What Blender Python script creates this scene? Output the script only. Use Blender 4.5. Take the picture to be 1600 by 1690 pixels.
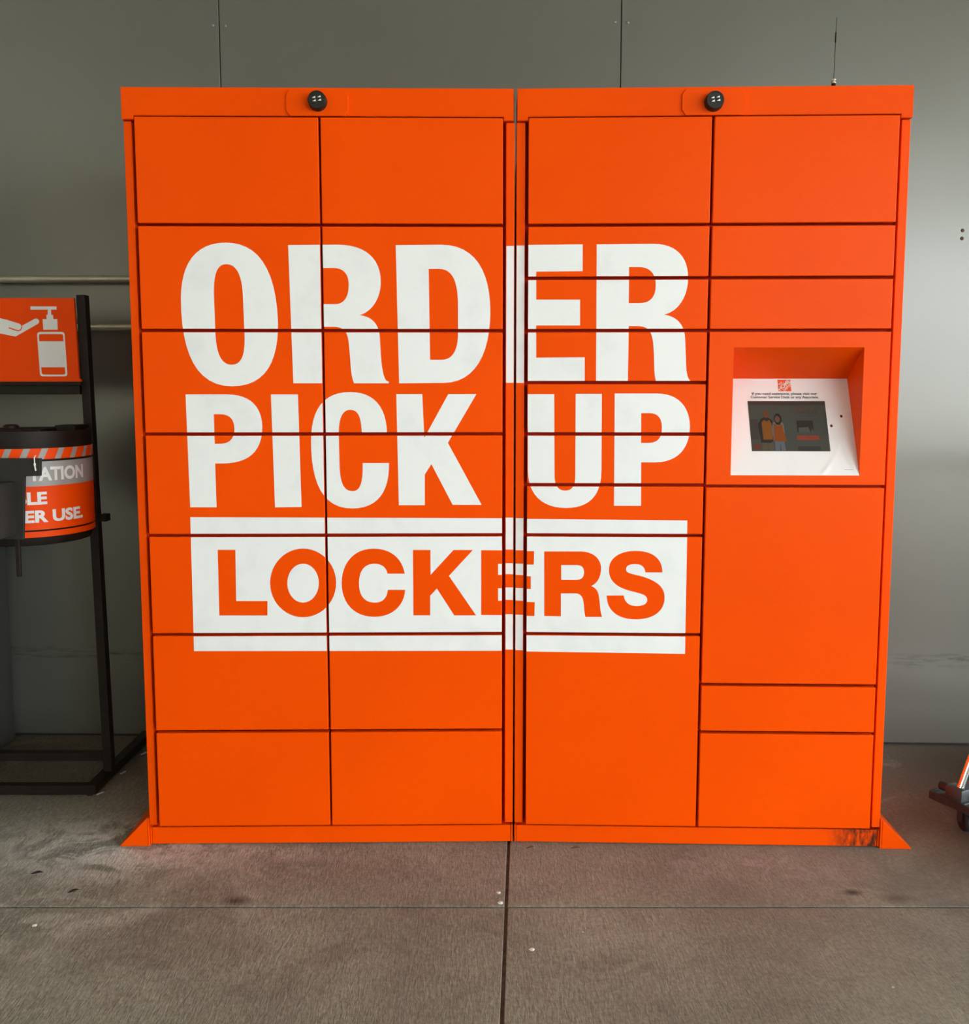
import bpy, bmesh, math, random
from mathutils import Vector, Matrix
R = math.radians
random.seed(7)
for o in list(bpy.data.objects):
    bpy.data.objects.remove(o)
scene = bpy.context.scene
COL = scene.collection

# ------------------------------------------------------------------ camera
cam_d = bpy.data.cameras.new('camera')
cam_d.sensor_fit = 'HORIZONTAL'
cam_d.sensor_width = 36.0
cam_d.lens = 1580.48 * 36.0 / 1600.0
cam_d.shift_y = -45.0 / 1600.0
cam_d.clip_start = 0.05
cam = bpy.data.objects.new('camera', cam_d)
COL.objects.link(cam)
cam.location = (0, 0, 1.30)
cam.rotation_euler = (R(90) - 0.102669, 0.0, 0.0)
scene.camera = cam

# ------------------------------------------------------------------ sky, light, exposure
world = bpy.data.worlds.new('sky')
scene.world = world
world.use_nodes = True
wn = world.node_tree
wn.nodes.clear()
w_out = wn.nodes.new('ShaderNodeOutputWorld')
w_bg = wn.nodes.new('ShaderNodeBackground')
w_bg.inputs['Color'].default_value = (0.90, 0.955, 1.0, 1)
w_bg.inputs['Strength'].default_value = 4.6
wn.links.new(w_bg.outputs[0], w_out.inputs[0])

sun_d = bpy.data.lights.new('sun', 'SUN')
sun_d.energy = 15.0
sun_d.angle = R(3)
sun_d.color = (1.0, 0.93, 0.82)
sun = bpy.data.objects.new('sun', sun_d)
COL.objects.link(sun)
sun.rotation_euler = (R(-35), R(25), 0)

scene.view_settings.view_transform = 'Standard'
scene.view_settings.look = 'None'
scene.view_settings.exposure = 1.0
scene.view_settings.gamma = 1.0
scene.view_settings.use_curve_mapping = False

# ------------------------------------------------------------------ helpers
def mat(name, color, rough=0.5, metal=0.0, spec=0.5):
    m = bpy.data.materials.new(name)
    m.use_nodes = True
    b = m.node_tree.nodes['Principled BSDF']
    b.inputs['Base Color'].default_value = (*color, 1)
    b.inputs['Roughness'].default_value = rough
    b.inputs['Metallic'].default_value = metal
    b.inputs['Specular IOR Level'].default_value = spec
    return m

def N(m, kind, **kw):
    n = m.node_tree.nodes.new(kind)
    for k, v in kw.items():
        if k in n.inputs.keys():
            n.inputs[k].default_value = v
        else:
            setattr(n, k, v)
    return n

def L(m, a, b):
    m.node_tree.links.new(a, b)

def mottled(name, c1, c2, scale, rough=0.5, lo=0.35, hi=0.7, detail=6, bump=0.0, bscale=None, metal=0.0, spec=0.5, stretch=(1, 1, 1)):
    """two-tone noise colour with an optional fine bump"""
    m = mat(name, c1, rough, metal, spec)
    b = m.node_tree.nodes['Principled BSDF']
    tc = N(m, 'ShaderNodeTexCoord')
    mp = N(m, 'ShaderNodeMapping')
    mp.inputs['Scale'].default_value = stretch
    L(m, tc.outputs['Object'], mp.inputs['Vector'])
    nz = N(m, 'ShaderNodeTexNoise', Scale=scale, Detail=detail, Roughness=0.6)
    L(m, mp.outputs[0], nz.inputs['Vector'])
    rp = N(m, 'ShaderNodeValToRGB')
    rp.color_ramp.elements[0].position = lo
    rp.color_ramp.elements[0].color = (*c1, 1)
    rp.color_ramp.elements[1].position = hi
    rp.color_ramp.elements[1].color = (*c2, 1)
    L(m, nz.outputs['Fac'], rp.inputs['Fac'])
    L(m, rp.outputs['Color'], b.inputs['Base Color'])
    if bump:
        n2 = N(m, 'ShaderNodeTexNoise', Scale=bscale or scale * 4, Detail=4)
        L(m, mp.outputs[0], n2.inputs['Vector'])
        bp = N(m, 'ShaderNodeBump', Strength=bump, Distance=0.004)
        L(m, n2.outputs['Fac'], bp.inputs['Height'])
        L(m, bp.outputs['Normal'], b.inputs['Normal'])
    return m

def box(bm, x0, x1, y0, y1, z0, z1, bev=0.0, seg=2):
    r = bmesh.ops.create_cube(bm, size=1.0)
    vs = r['verts']
    for v in vs:
        v.co = Vector((x0 + (v.co.x + .5) * (x1 - x0), y0 + (v.co.y + .5) * (y1 - y0), z0 + (v.co.z + .5) * (z1 - z0)))
    if bev:
        es = list({e for v in vs for e in v.link_edges})
        bmesh.ops.bevel(bm, geom=es, offset=bev, segments=seg, profile=0.5, affect='EDGES')

def prism(bm, pts, axis, a, b):
    """extrude the 2-D outline pts along an axis ('x','y','z') from a to b"""
    def P(u, v, w):
        return {'x': (w, u, v), 'y': (u, w, v), 'z': (u, v, w)}[axis]
    lo = [bm.verts.new(P(u, v, a)) for u, v in pts]
    hi = [bm.verts.new(P(u, v, b)) for u, v in pts]
    n = len(pts)
    fs = [bm.faces.new(lo), bm.faces.new(hi[::-1])]
    for i in range(n):
        j = (i + 1) % n
        fs.append(bm.faces.new((lo[j], lo[i], hi[i], hi[j])))
    bmesh.ops.recalc_face_normals(bm, faces=fs)

def frame_of(d):
    d = d.normalized()
    u = d.cross(Vector((0, 0, 1)))
    if u.length < 1e-4:
        u = Vector((1, 0, 0))
    u.normalize()
    return u, d.cross(u)

def tube(bm, pts, r, seg=16, cap=True):
    rings = []
    n = len(pts)
    pts = [Vector(p) for p in pts]
    rs = r if isinstance(r, (list, tuple)) else [r] * n
    for i, p in enumerate(pts):
        d = (pts[min(i + 1, n - 1)] - pts[max(i - 1, 0)])
        u, v = frame_of(d)
        rings.append([bm.verts.new(p + (u * math.cos(t) + v * math.sin(t)) * rs[i]) for t in [2 * math.pi * k / seg for k in range(seg)]])
    fs = []
    for a, b in zip(rings, rings[1:]):
        for k in range(seg):
            j = (k + 1) % seg
            f = bm.faces.new((a[k], a[j], b[j], b[k]))
            f.smooth = True
            fs.append(f)
    if cap:
        fs.append(bm.faces.new(rings[0][::-1]))
        fs.append(bm.faces.new(rings[-1]))
    bmesh.ops.recalc_face_normals(bm, faces=fs)

def lathe(bm, prof, center=(0, 0, 0), axis='z', seg=48, smooth=True):
    """prof: list of (radius, height)"""
    cx, cy, cz = center
    rings = []
    for r, h in prof:
        ring = []
        for k in range(seg):
            t = 2 * math.pi * k / seg
            a, b = r * math.cos(t), r * math.sin(t)
            co = {'z': (cx + a, cy + b, cz + h), 'y': (cx + a, cy + h, cz + b), 'x': (cx + h, cy + a, cz + b)}[axis]
            ring.append(bm.verts.new(co))
        rings.append(ring)
    fs = []
    for a, b in zip(rings, rings[1:]):
        for k in range(seg):
            j = (k + 1) % seg
            f = bm.faces.new((a[k], a[j], b[j], b[k]))
            f.smooth = smooth
            fs.append(f)
    if prof[0][0] > 1e-6:
        fs.append(bm.faces.new(rings[0]))
    if prof[-1][0] > 1e-6:
        fs.append(bm.faces.new(rings[-1]))
    bmesh.ops.remove_doubles(bm, verts=[v for r in rings for v in r], dist=1e-6)
    bmesh.ops.recalc_face_normals(bm, faces=[f for f in fs if f.is_valid])

def sharp(me, ang=35):
    for p in me.polygons:
        p.use_smooth = True
    me.set_sharp_from_angle(angle=R(ang))

def obj(name, bm, m, parent=None, smooth=False, label=None, loc=None):
    me = bpy.data.meshes.new(name)
    bm.to_mesh(me)
    bm.free()
    for k in (m if isinstance(m, (list, tuple)) else [m]):
        me.materials.append(k)
    if smooth:
        sharp(me)
    o = bpy.data.objects.new(name, me)
    COL.objects.link(o)
    if parent:
        o.parent = parent
    if loc:
        o.location = loc
    if label:
        o['label'] = label
    return o

def B(name, m, parent, *dims, bev=0.0, seg=2, label=None):
    bm = bmesh.new()
    box(bm, *dims, bev=bev, seg=seg)
    return obj(name, bm, m, parent, label=label)

def tag(o, label, cat, group=None):
    o['label'] = label
    o['category'] = cat
    if group:
        o['group'] = group
    return o

def thing(name, label, cat, loc=(0, 0, 0), rotz=0.0, group=None):
    o = bpy.data.objects.new(name, None)
    o.empty_display_size = 0.1
    COL.objects.link(o)
    o.location = loc
    o.rotation_euler = (0, 0, rotz)
    return tag(o, label, cat, group)

def structure(o):
    o['kind'] = 'structure'
    return o

def flat_curve(loops, res=1):
    """filled 2-D shape (even-odd, holes allowed) -> mesh in the XY plane"""
    c = bpy.data.curves.new('outline', 'CURVE')
    c.dimensions = '2D'
    c.fill_mode = 'BOTH'
    for g in loops:
        pts = list(zip(g[0::2], g[1::2]))
        clean = [p for i, p in enumerate(pts) if (Vector(p) - Vector(pts[i - 1])).length > 2e-4]
        s = c.splines.new('POLY')
        s.points.add(len(clean) - 1)
        for i, p in enumerate(clean):
            s.points[i].co = (p[0], p[1], 0, 1)
        s.use_cyclic_u = True
    o = bpy.data.objects.new('outline', c)
    me = bpy.data.meshes.new_from_object(o)
    bpy.data.objects.remove(o)
    bpy.data.curves.remove(c)
    return me

def text_flat(body, size=1.0, bold=0.0, spacing=1.0):
    """flat lettering mesh in the XY plane, left/baseline origin"""
    c = bpy.data.curves.new('lettering', 'FONT')
    c.body = body
    c.size = size
    c.offset = bold
    c.space_character = spacing
    c.fill_mode = 'BOTH'
    c.resolution_u = 4
    o = bpy.data.objects.new('lettering', c)
    me = bpy.data.meshes.new_from_object(o)
    bpy.data.objects.remove(o)
    return me

def text_bounds(me):
    xs = [v.co.x for v in me.vertices]
    ys = [v.co.y for v in me.vertices]
    return min(xs), max(xs), min(ys), max(ys)

def fit_text(body, w, h, bold=0.012, spacing=1.0):
    """text mesh scaled so that it is exactly w wide and h tall, lower left at 0,0"""
    me = text_flat(body, 1.0, bold, spacing)
    x0, x1, y0, y1 = text_bounds(me)
    for v in me.vertices:
        v.co.x = (v.co.x - x0) / (x1 - x0) * w
        v.co.y = (v.co.y - y0) / (y1 - y0) * h
    return me

def clipped(mesh, u0, u1, v0, v1):
    """copy of a flat mesh cut to a rectangle; None when empty"""
    bm = bmesh.new()
    bm.from_mesh(mesh)
    for co, no in (((u0, 0, 0), (-1, 0, 0)), ((u1, 0, 0), (1, 0, 0)), ((0, v0, 0), (0, -1, 0)), ((0, v1, 0), (0, 1, 0))):
        if not bm.faces:
            break
        bmesh.ops.bisect_plane(bm, geom=bm.verts[:] + bm.edges[:] + bm.faces[:], plane_co=co, plane_no=no, clear_outer=True, dist=1e-6)
    if not bm.faces:
        bm.free()
        return None
    return bm

def stand_up(bm, y, flip=False):
    """turn a flat XY mesh to face -Y at depth y"""
    for v in bm.verts:
        v.co = Vector((v.co.x, y, v.co.y))
    for f in bm.faces:
        f.normal_update()
        if f.normal.y > 0:
            f.normal_flip()

CAN_X1, CAN_Y0 = 9.0, -9.0

# ------------------------------------------------------------------ materials
def orange_paint(name, rough=0.33, dirt=False):
    m = mat(name, (0.93, 0.085, 0.0012), rough, 0, 0.06)
    b = m.node_tree.nodes['Principled BSDF']
    tc = N(m, 'ShaderNodeTexCoord')
    nz = N(m, 'ShaderNodeTexNoise', Scale=2.2, Detail=3, Roughness=0.5)
    L(m, tc.outputs['Object'], nz.inputs['Vector'])
    rp = N(m, 'ShaderNodeValToRGB')
    rp.color_ramp.elements[0].position = 0.3
    rp.color_ramp.elements[0].color = (0.83, 0.071, 0.0, 1)
    rp.color_ramp.elements[1].position = 0.7
    rp.color_ramp.elements[1].color = (0.89, 0.079, 0.0, 1)
    L(m, nz.outputs['Fac'], rp.inputs['Fac'])
    col = rp.outputs['Color']
    if dirt:   # brown streaky grime near one end of the kick plate
        sp = N(m, 'ShaderNodeSeparateXYZ')
        L(m, tc.outputs['Object'], sp.inputs[0])
        mr = N(m, 'ShaderNodeMapRange')
        mr.inputs['From Min'].default_value = 0.88
        mr.inputs['From Max'].default_value = 0.96
        L(m, sp.outputs['X'], mr.inputs['Value'])
        mp = N(m, 'ShaderNodeMapping')
        mp.inputs['Scale'].default_value = (60, 60, 22)
        L(m, tc.outputs['Object'], mp.inputs['Vector'])
        n2 = N(m, 'ShaderNodeTexNoise', Scale=1.0, Detail=5, Roughness=0.65)
        L(m, mp.outputs[0], n2.inputs['Vector'])
        r2 = N(m, 'ShaderNodeValToRGB')
        r2.color_ramp.elements[0].position = 0.36
        r2.color_ramp.elements[1].position = 0.58
        L(m, n2.outputs['Fac'], r2.inputs['Fac'])
        mu = N(m, 'ShaderNodeMath', operation='MULTIPLY')
        L(m, mr.outputs[0], mu.inputs[0])
        L(m, r2.outputs['Color'], mu.inputs[1])
        mx = N(m, 'ShaderNodeMixRGB')
        mx.inputs['Color2'].default_value = (0.07, 0.022, 0.010, 1)
        L(m, mu.outputs[0], mx.inputs['Fac'])
        L(m, col, mx.inputs['Color1'])
        col = mx.outputs[0]
    L(m, col, b.inputs['Base Color'])
    n3 = N(m, 'ShaderNodeTexNoise', Scale=260, Detail=2)
    L(m, tc.outputs['Object'], n3.inputs['Vector'])
    bp = N(m, 'ShaderNodeBump', Strength=0.06, Distance=0.002)
    L(m, n3.outputs['Fac'], bp.inputs['Height'])
    L(m, bp.outputs['Normal'], b.inputs['Normal'])
    return m

M_OR = orange_paint('orange_powder_coat')
M_ORD = orange_paint('orange_kick_plate', 0.4, dirt=True)
M_BODY = mat('orange_inner_shaded', (0.40, 0.012, 0.002), 0.6, 0, 0.1)  # orange darkened so the shade inside the door joints is in the colour
M_WHITE = mottled('white_vinyl_print', (0.80, 0.83, 0.82), (0.70, 0.73, 0.73), 9, 0.4, 0.5, 0.85)
M_DARK = mat('dark_slot', (0.015, 0.012, 0.012), 0.7)
M_BLACK = mottled('black_powder_steel', (0.010, 0.007, 0.005), (0.016, 0.011, 0.009), 30, 0.5, spec=0.22)
M_KNOB = mottled('black_knob_plastic', (0.010, 0.010, 0.008), (0.018, 0.018, 0.015), 60, 0.45, spec=0.3)
M_DIAL = mat('dial_white', (0.85, 0.85, 0.8), 0.4)
M_SIGN = mottled('orange_sign_vinyl', (0.80, 0.060, 0.0), (0.86, 0.068, 0.0), 4, 0.5, spec=0.12)
M_SIGNW = mottled('sign_white', (0.74, 0.74, 0.70), (0.68, 0.69, 0.66), 10, 0.45)
M_GREYV = mottled('grey_vinyl', (0.30, 0.29, 0.27), (0.34, 0.33, 0.31), 12, 0.45)
M_STEEL = mottled('galvanised_rail', (0.50, 0.48, 0.38), (0.42, 0.40, 0.32), 25, 0.35, metal=0.6)
M_CHROME = mottled('chrome_tube', (0.85, 0.85, 0.86), (0.78, 0.79, 0.80), 40, 0.10, metal=1.0)
M_RUBBER = mottled('black_rubber', (0.012, 0.012, 0.013), (0.022, 0.022, 0.024), 40, 0.6)
M_PLAST = mottled('dark_bumper_plastic', (0.030, 0.036, 0.040), (0.045, 0.05, 0.055), 30, 0.4)
M_DISP = mottled('dark_dispenser_plastic', (0.025, 0.024, 0.020), (0.034, 0.032, 0.028), 10, 0.6, spec=0.2)
M_CAB = mottled('grey_cabinet_paint', (0.075, 0.077, 0.072), (0.09, 0.092, 0.086), 6, 0.5)
M_TIE = mat('white_nylon', (0.75, 0.72, 0.68), 0.4)
M_LEAF = mottled('dry_leaf', (0.25, 0.12, 0.03), (0.12, 0.06, 0.02), 60, 0.8)
M_LEAFD = mottled('dark_leaf', (0.045, 0.028, 0.018), (0.025, 0.018, 0.014), 60, 0.8)
M_CHIP = mottled('white_chip', (0.75, 0.74, 0.70), (0.6, 0.58, 0.54), 90, 0.7)

def wall_material():
    m = mat('grey_metal_wall_paint', (0.17, 0.165, 0.14), 0.25, 0.32, 0.5)
    b = m.node_tree.nodes['Principled BSDF']
    tc = N(m, 'ShaderNodeTexCoord')
    nz = N(m, 'ShaderNodeTexNoise', Scale=1.1, Detail=5, Roughness=0.55)
    L(m, tc.outputs['Object'], nz.inputs['Vector'])
    rp = N(m, 'ShaderNodeValToRGB')
    rp.color_ramp.elements[0].position = 0.3
    rp.color_ramp.elements[0].color = WALL1
    rp.color_ramp.elements[1].position = 0.7
    rp.color_ramp.elements[1].color = WALL2
    L(m, nz.outputs['Fac'], rp.inputs['Fac'])
    # scuff line at cart-bumper height
    sp = N(m, 'ShaderNodeSeparateXYZ')
    L(m, tc.outputs['Object'], sp.inputs[0])
    sb = N(m, 'ShaderNodeMath', operation='SUBTRACT')
    L(m, sp.outputs['Z'], sb.inputs[0])
    sb.inputs[1].default_value = 0.318
    ab = N(m, 'ShaderNodeMath', operation='ABSOLUTE')
    L(m, sb.outputs[0], ab.inputs[0])
    mr = N(m, 'ShaderNodeMapRange')
    mr.inputs['From Min'].default_value = 0.035
    mr.inputs['From Max'].default_value = 0.0
    L(m, ab.outputs[0], mr.inputs['Value'])
    mp = N(m, 'ShaderNodeMapping')
    mp.inputs['Scale'].default_value = (5, 5, 40)
    L(m, tc.outputs['Object'], mp.inputs['Vector'])
    n2 = N(m, 'ShaderNodeTexNoise', Scale=1.6, Detail=6, Roughness=0.7)
    L(m, mp.outputs[0], n2.inputs['Vector'])
    r2 = N(m, 'ShaderNodeValToRGB')
    r2.color_ramp.elements[0].position = 0.48
    r2.color_ramp.elements[1].position = 0.62
    L(m, n2.outputs['Fac'], r2.inputs['Fac'])
    mu = N(m, 'ShaderNodeMath', operation='MULTIPLY')
    L(m, mr.outputs[0], mu.inputs[0])
    L(m, r2.outputs['Color'], mu.inputs[1])
    m2 = N(m, 'ShaderNodeMath', operation='MULTIPLY')
    L(m, mu.outputs[0], m2.inputs[0])
    m2.inputs[1].default_value = 0.6
    mx = N(m, 'ShaderNodeMixRGB')
    mx.inputs['Color2'].default_value = (0.03, 0.03, 0.028, 1)
    L(m, m2.outputs[0], mx.inputs['Fac'])
    L(m, rp.outputs['Color'], mx.inputs['Color1'])
    L(m, mx.outputs[0], b.inputs['Base Color'])
    n3 = N(m, 'ShaderNodeTexNoise', Scale=180, Detail=2)
    L(m, tc.outputs['Object'], n3.inputs['Vector'])
    n4 = N(m, 'ShaderNodeTexNoise', Scale=1.6, Detail=1)
    L(m, tc.outputs['Object'], n4.inputs['Vector'])
    b1 = N(m, 'ShaderNodeBump', Strength=0.05, Distance=0.002)
    L(m, n3.outputs['Fac'], b1.inputs['Height'])
    b2 = N(m, 'ShaderNodeBump', Strength=0.25, Distance=0.02)
    L(m, n4.outputs['Fac'], b2.inputs['Height'])
    L(m, b1.outputs['Normal'], b2.inputs['Normal'])
    L(m, b2.outputs['Normal'], b.inputs['Normal'])
    return m

WALL1 = (0.140, 0.146, 0.127, 1)
WALL2 = (0.157, 0.163, 0.143, 1)
M_WALL = wall_material()

def concrete():
    m = mat('broomed_concrete', (0.25, 0.22, 0.18), 0.75, 0, 0.3)
    b = m.node_tree.nodes['Principled BSDF']
    tc = N(m, 'ShaderNodeTexCoord')
    V = tc.outputs['Object']
    n1 = N(m, 'ShaderNodeTexNoise', Scale=1.3, Detail=7, Roughness=0.62)
    L(m, V, n1.inputs['Vector'])
    rp = N(m, 'ShaderNodeValToRGB')
    rp.color_ramp.elements[0].position = 0.34
    rp.color_ramp.elements[0].color = CONC1
    rp.color_ramp.elements[1].position = 0.68
    rp.color_ramp.elements[1].color = CONC2
    L(m, n1.outputs['Fac'], rp.inputs['Fac'])
    # fine speckle
    n2 = N(m, 'ShaderNodeTexNoise', Scale=95, Detail=4, Roughness=0.7)
    L(m, V, n2.inputs['Vector'])
    r2 = N(m, 'ShaderNodeValToRGB')
    r2.color_ramp.elements[0].position = 0.3
    r2.color_ramp.elements[0].color = (0.72, 0.72, 0.72, 1)
    r2.color_ramp.elements[1].position = 0.7
    r2.color_ramp.elements[1].color = (1.22, 1.2, 1.18, 1)
    L(m, n2.outputs['Fac'], r2.inputs['Fac'])
    mx = N(m, 'ShaderNodeMixRGB', blend_type='MULTIPLY')
    mx.inputs['Fac'].default_value = 1
    L(m, rp.outputs['Color'], mx.inputs['Color1'])
    L(m, r2.outputs['Color'], mx.inputs['Color2'])
    # pale chalky stain by the left end of the lockers
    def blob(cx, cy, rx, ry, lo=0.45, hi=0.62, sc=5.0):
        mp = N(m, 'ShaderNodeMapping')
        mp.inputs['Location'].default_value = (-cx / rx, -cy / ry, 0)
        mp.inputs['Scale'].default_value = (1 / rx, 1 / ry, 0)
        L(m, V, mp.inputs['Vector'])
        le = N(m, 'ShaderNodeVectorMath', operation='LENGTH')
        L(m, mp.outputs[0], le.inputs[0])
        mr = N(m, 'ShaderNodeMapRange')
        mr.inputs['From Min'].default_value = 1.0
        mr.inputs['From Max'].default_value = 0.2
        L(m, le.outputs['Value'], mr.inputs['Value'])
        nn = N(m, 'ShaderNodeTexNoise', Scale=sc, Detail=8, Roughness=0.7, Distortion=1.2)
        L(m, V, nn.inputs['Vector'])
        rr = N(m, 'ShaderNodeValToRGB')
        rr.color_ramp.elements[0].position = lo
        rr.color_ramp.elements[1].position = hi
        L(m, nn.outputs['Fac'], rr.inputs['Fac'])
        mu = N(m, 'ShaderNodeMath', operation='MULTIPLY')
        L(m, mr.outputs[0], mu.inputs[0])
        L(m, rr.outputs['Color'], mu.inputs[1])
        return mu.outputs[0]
    col = mx.outputs[0]
    for args, c, k in ((( -1.06, 2.60, 0.46, 0.24, 0.44, 0.55, 7.0), (0.66, 0.65, 0.60, 1), 1.0),
                       (( -0.85, 2.56, 0.60, 0.07, 0.46, 0.56, 12.0), (0.46, 0.44, 0.40, 1), 0.9),
                       (( -1.25, 2.30, 0.95, 0.5, 0.46, 0.60, 6.0), (0.46, 0.45, 0.40, 1), 0.75),
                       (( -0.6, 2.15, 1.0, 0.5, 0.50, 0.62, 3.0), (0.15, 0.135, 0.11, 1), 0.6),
                       (( 0.78, 2.49, 0.40, 0.10, 0.50, 0.58, 9.0), (0.36, 0.33, 0.33, 1), 0.75),
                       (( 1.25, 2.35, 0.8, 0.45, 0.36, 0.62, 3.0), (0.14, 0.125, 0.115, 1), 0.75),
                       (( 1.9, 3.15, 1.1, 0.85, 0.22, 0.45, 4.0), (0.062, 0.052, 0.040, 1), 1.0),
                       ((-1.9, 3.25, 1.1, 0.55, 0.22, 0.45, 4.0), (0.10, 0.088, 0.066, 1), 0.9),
                       ((-0.2, 2.5, 0.9, 0.14, 0.50, 0.62, 16.0), (0.36, 0.35, 0.32, 1), 0.45),
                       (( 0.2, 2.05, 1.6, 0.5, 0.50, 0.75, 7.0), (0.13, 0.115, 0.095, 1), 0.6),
                       ((-0.63, 2.31, 0.05, 0.03, 0.2, 0.35, 9.0), (0.07, 0.05, 0.04, 1), 0.9),
                       (( 0.95, 2.35, 0.035, 0.02, 0.2, 0.35, 9.0), (0.05, 0.04, 0.035, 1), 0.9),
                       (( 1.05, 2.32, 0.06, 0.03, 0.3, 0.45, 9.0), (0.10, 0.085, 0.075, 1), 0.7)):
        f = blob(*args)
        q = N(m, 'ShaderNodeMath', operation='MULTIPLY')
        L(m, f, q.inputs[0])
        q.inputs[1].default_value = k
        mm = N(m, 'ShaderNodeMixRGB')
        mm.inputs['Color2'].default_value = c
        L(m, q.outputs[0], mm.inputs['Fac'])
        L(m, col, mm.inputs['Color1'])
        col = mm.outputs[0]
    # scattered white paint flecks
    vo = N(m, 'ShaderNodeTexVoronoi', Scale=9.0)
    L(m, V, vo.inputs['Vector'])
    lt = N(m, 'ShaderNodeMath', operation='LESS_THAN')
    lt.inputs[1].default_value = 0.035
    L(m, vo.outputs['Distance'], lt.inputs[0])
    n5 = N(m, 'ShaderNodeTexNoise', Scale=2.7, Detail=2)
    L(m, V, n5.inputs['Vector'])
    gt = N(m, 'ShaderNodeMath', operation='GREATER_THAN')
    gt.inputs[1].default_value = 0.56
    L(m, n5.outputs['Fac'], gt.inputs[0])
    mu = N(m, 'ShaderNodeMath', operation='MULTIPLY')
    L(m, lt.outputs[0], mu.inputs[0])
    L(m, gt.outputs[0], mu.inputs[1])
    mm = N(m, 'ShaderNodeMixRGB')
    mm.inputs['Color2'].default_value = (0.6, 0.58, 0.54, 1)
    L(m, mu.outputs[0], mm.inputs['Fac'])
    L(m, col, mm.inputs['Color1'])
    fleck = mm
    # broom strokes + grit
    mp = N(m, 'ShaderNodeMapping')
    mp.inputs['Rotation'].default_value = (0, 0, R(14))
    mp.inputs['Scale'].default_value = (170, 34, 20)
    L(m, V, mp.inputs['Vector'])
    n3 = N(m, 'ShaderNodeTexNoise', Scale=1.0, Detail=4, Roughness=0.6, Distortion=0.6)
    L(m, mp.outputs[0], n3.inputs['Vector'])
    r3 = N(m, 'ShaderNodeValToRGB')
    r3.color_ramp.elements[0].position = 0.34
    r3.color_ramp.elements[0].color = (0.74, 0.73, 0.72, 1)
    r3.color_ramp.elements[1].position = 0.66
    r3.color_ramp.elements[1].color = (1.24, 1.24, 1.24, 1)
    L(m, n3.outputs['Fac'], r3.inputs['Fac'])
    # the broom marks are worn away towards the right and far back
    sx = N(m, 'ShaderNodeSeparateXYZ')
    L(m, V, sx.inputs[0])
    wear = N(m, 'ShaderNodeMapRange')
    wear.inputs['From Min'].default_value = 1.3
    wear.inputs['From Max'].default_value = -0.5
    wear.inputs['To Min'].default_value = 0.25
    wear.inputs['To Max'].default_value = 0.85
    L(m, sx.outputs['X'], wear.inputs['Value'])
    mb = N(m, 'ShaderNodeMixRGB', blend_type='MULTIPLY')
    L(m, wear.outputs[0], mb.inputs['Fac'])
    L(m, fleck.outputs[0], mb.inputs['Color1'])
    L(m, r3.outputs['Color'], mb.inputs['Color2'])
    L(m, mb.outputs[0], b.inputs['Base Color'])
    b1 = N(m, 'ShaderNodeBump', Strength=0.8, Distance=0.004)
    L(m, wear.outputs[0], b1.inputs['Strength'])
    L(m, n3.outputs['Fac'], b1.inputs['Height'])
    b2 = N(m, 'ShaderNodeBump', Strength=0.3, Distance=0.002)
    L(m, n2.outputs['Fac'], b2.inputs['Height'])
    L(m, b1.outputs['Normal'], b2.inputs['Normal'])
    L(m, b2.outputs['Normal'], b.inputs['Normal'])
    return m

CONC1 = (0.185, 0.184, 0.150, 1)
CONC2 = (0.315, 0.314, 0.262, 1)
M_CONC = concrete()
M_JOINT = mottled('joint_dirt', (0.045, 0.036, 0.028), (0.11, 0.095, 0.075), 45, 0.9, 0.35, 0.7)
M_CANOPY = mottled('canopy_soffit', (0.56, 0.51, 0.38), (0.60, 0.55, 0.42), 2, 0.7)
M_ASPH = mottled('asphalt', (0.22, 0.21, 0.19), (0.27, 0.26, 0.24), 3, 0.9)

# ------------------------------------------------------------------ setting: floor
def joint_x(y, k=0.0):          # the saw joint that runs away from the camera
    return 0.0682 - 0.0435 * (2.60 - y) + k
bm = bmesh.new()
box(bm, -9.0, 9.0, -4.0, 4.0, -0.16, -0.0045)
floor = structure(obj('floor', bm, M_JOINT))
G, GY = 0.0042, 0.0036
ys = [(-3.7, -0.72), (-0.72, 2.2815), (2.2815, 3.9)]
for y0, y1 in ys:
    for k in (-6, -3, 0, 3):
        xa0, xa1 = joint_x(y0, k) + G, joint_x(y1, k) + G
        xb0, xb1 = joint_x(y0, k + 3) - G, joint_x(y1, k + 3) - G
        bm = bmesh.new()
        prism(bm, [(xa0, y0 + GY), (xb0, y0 + GY), (xb1, y1 - GY), (xa1, y1 - GY)], 'z', -0.004, 0.0)
        es = [e for e in bm.edges if all(v.co.z > -0.001 for v in e.verts)]
        bmesh.ops.bevel(bm, geom=es, offset=0.0018, segments=2, profile=0.5, affect='EDGES')
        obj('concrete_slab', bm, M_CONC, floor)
bm = bmesh.new()
box(bm, -40, 40, -60, -4.0, -0.30, -0.15)
box(bm, 9.0, 40, -4.0, 4.0, -0.30, -0.15)
lot = structure(obj('parking_lot', bm, M_ASPH))

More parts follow.
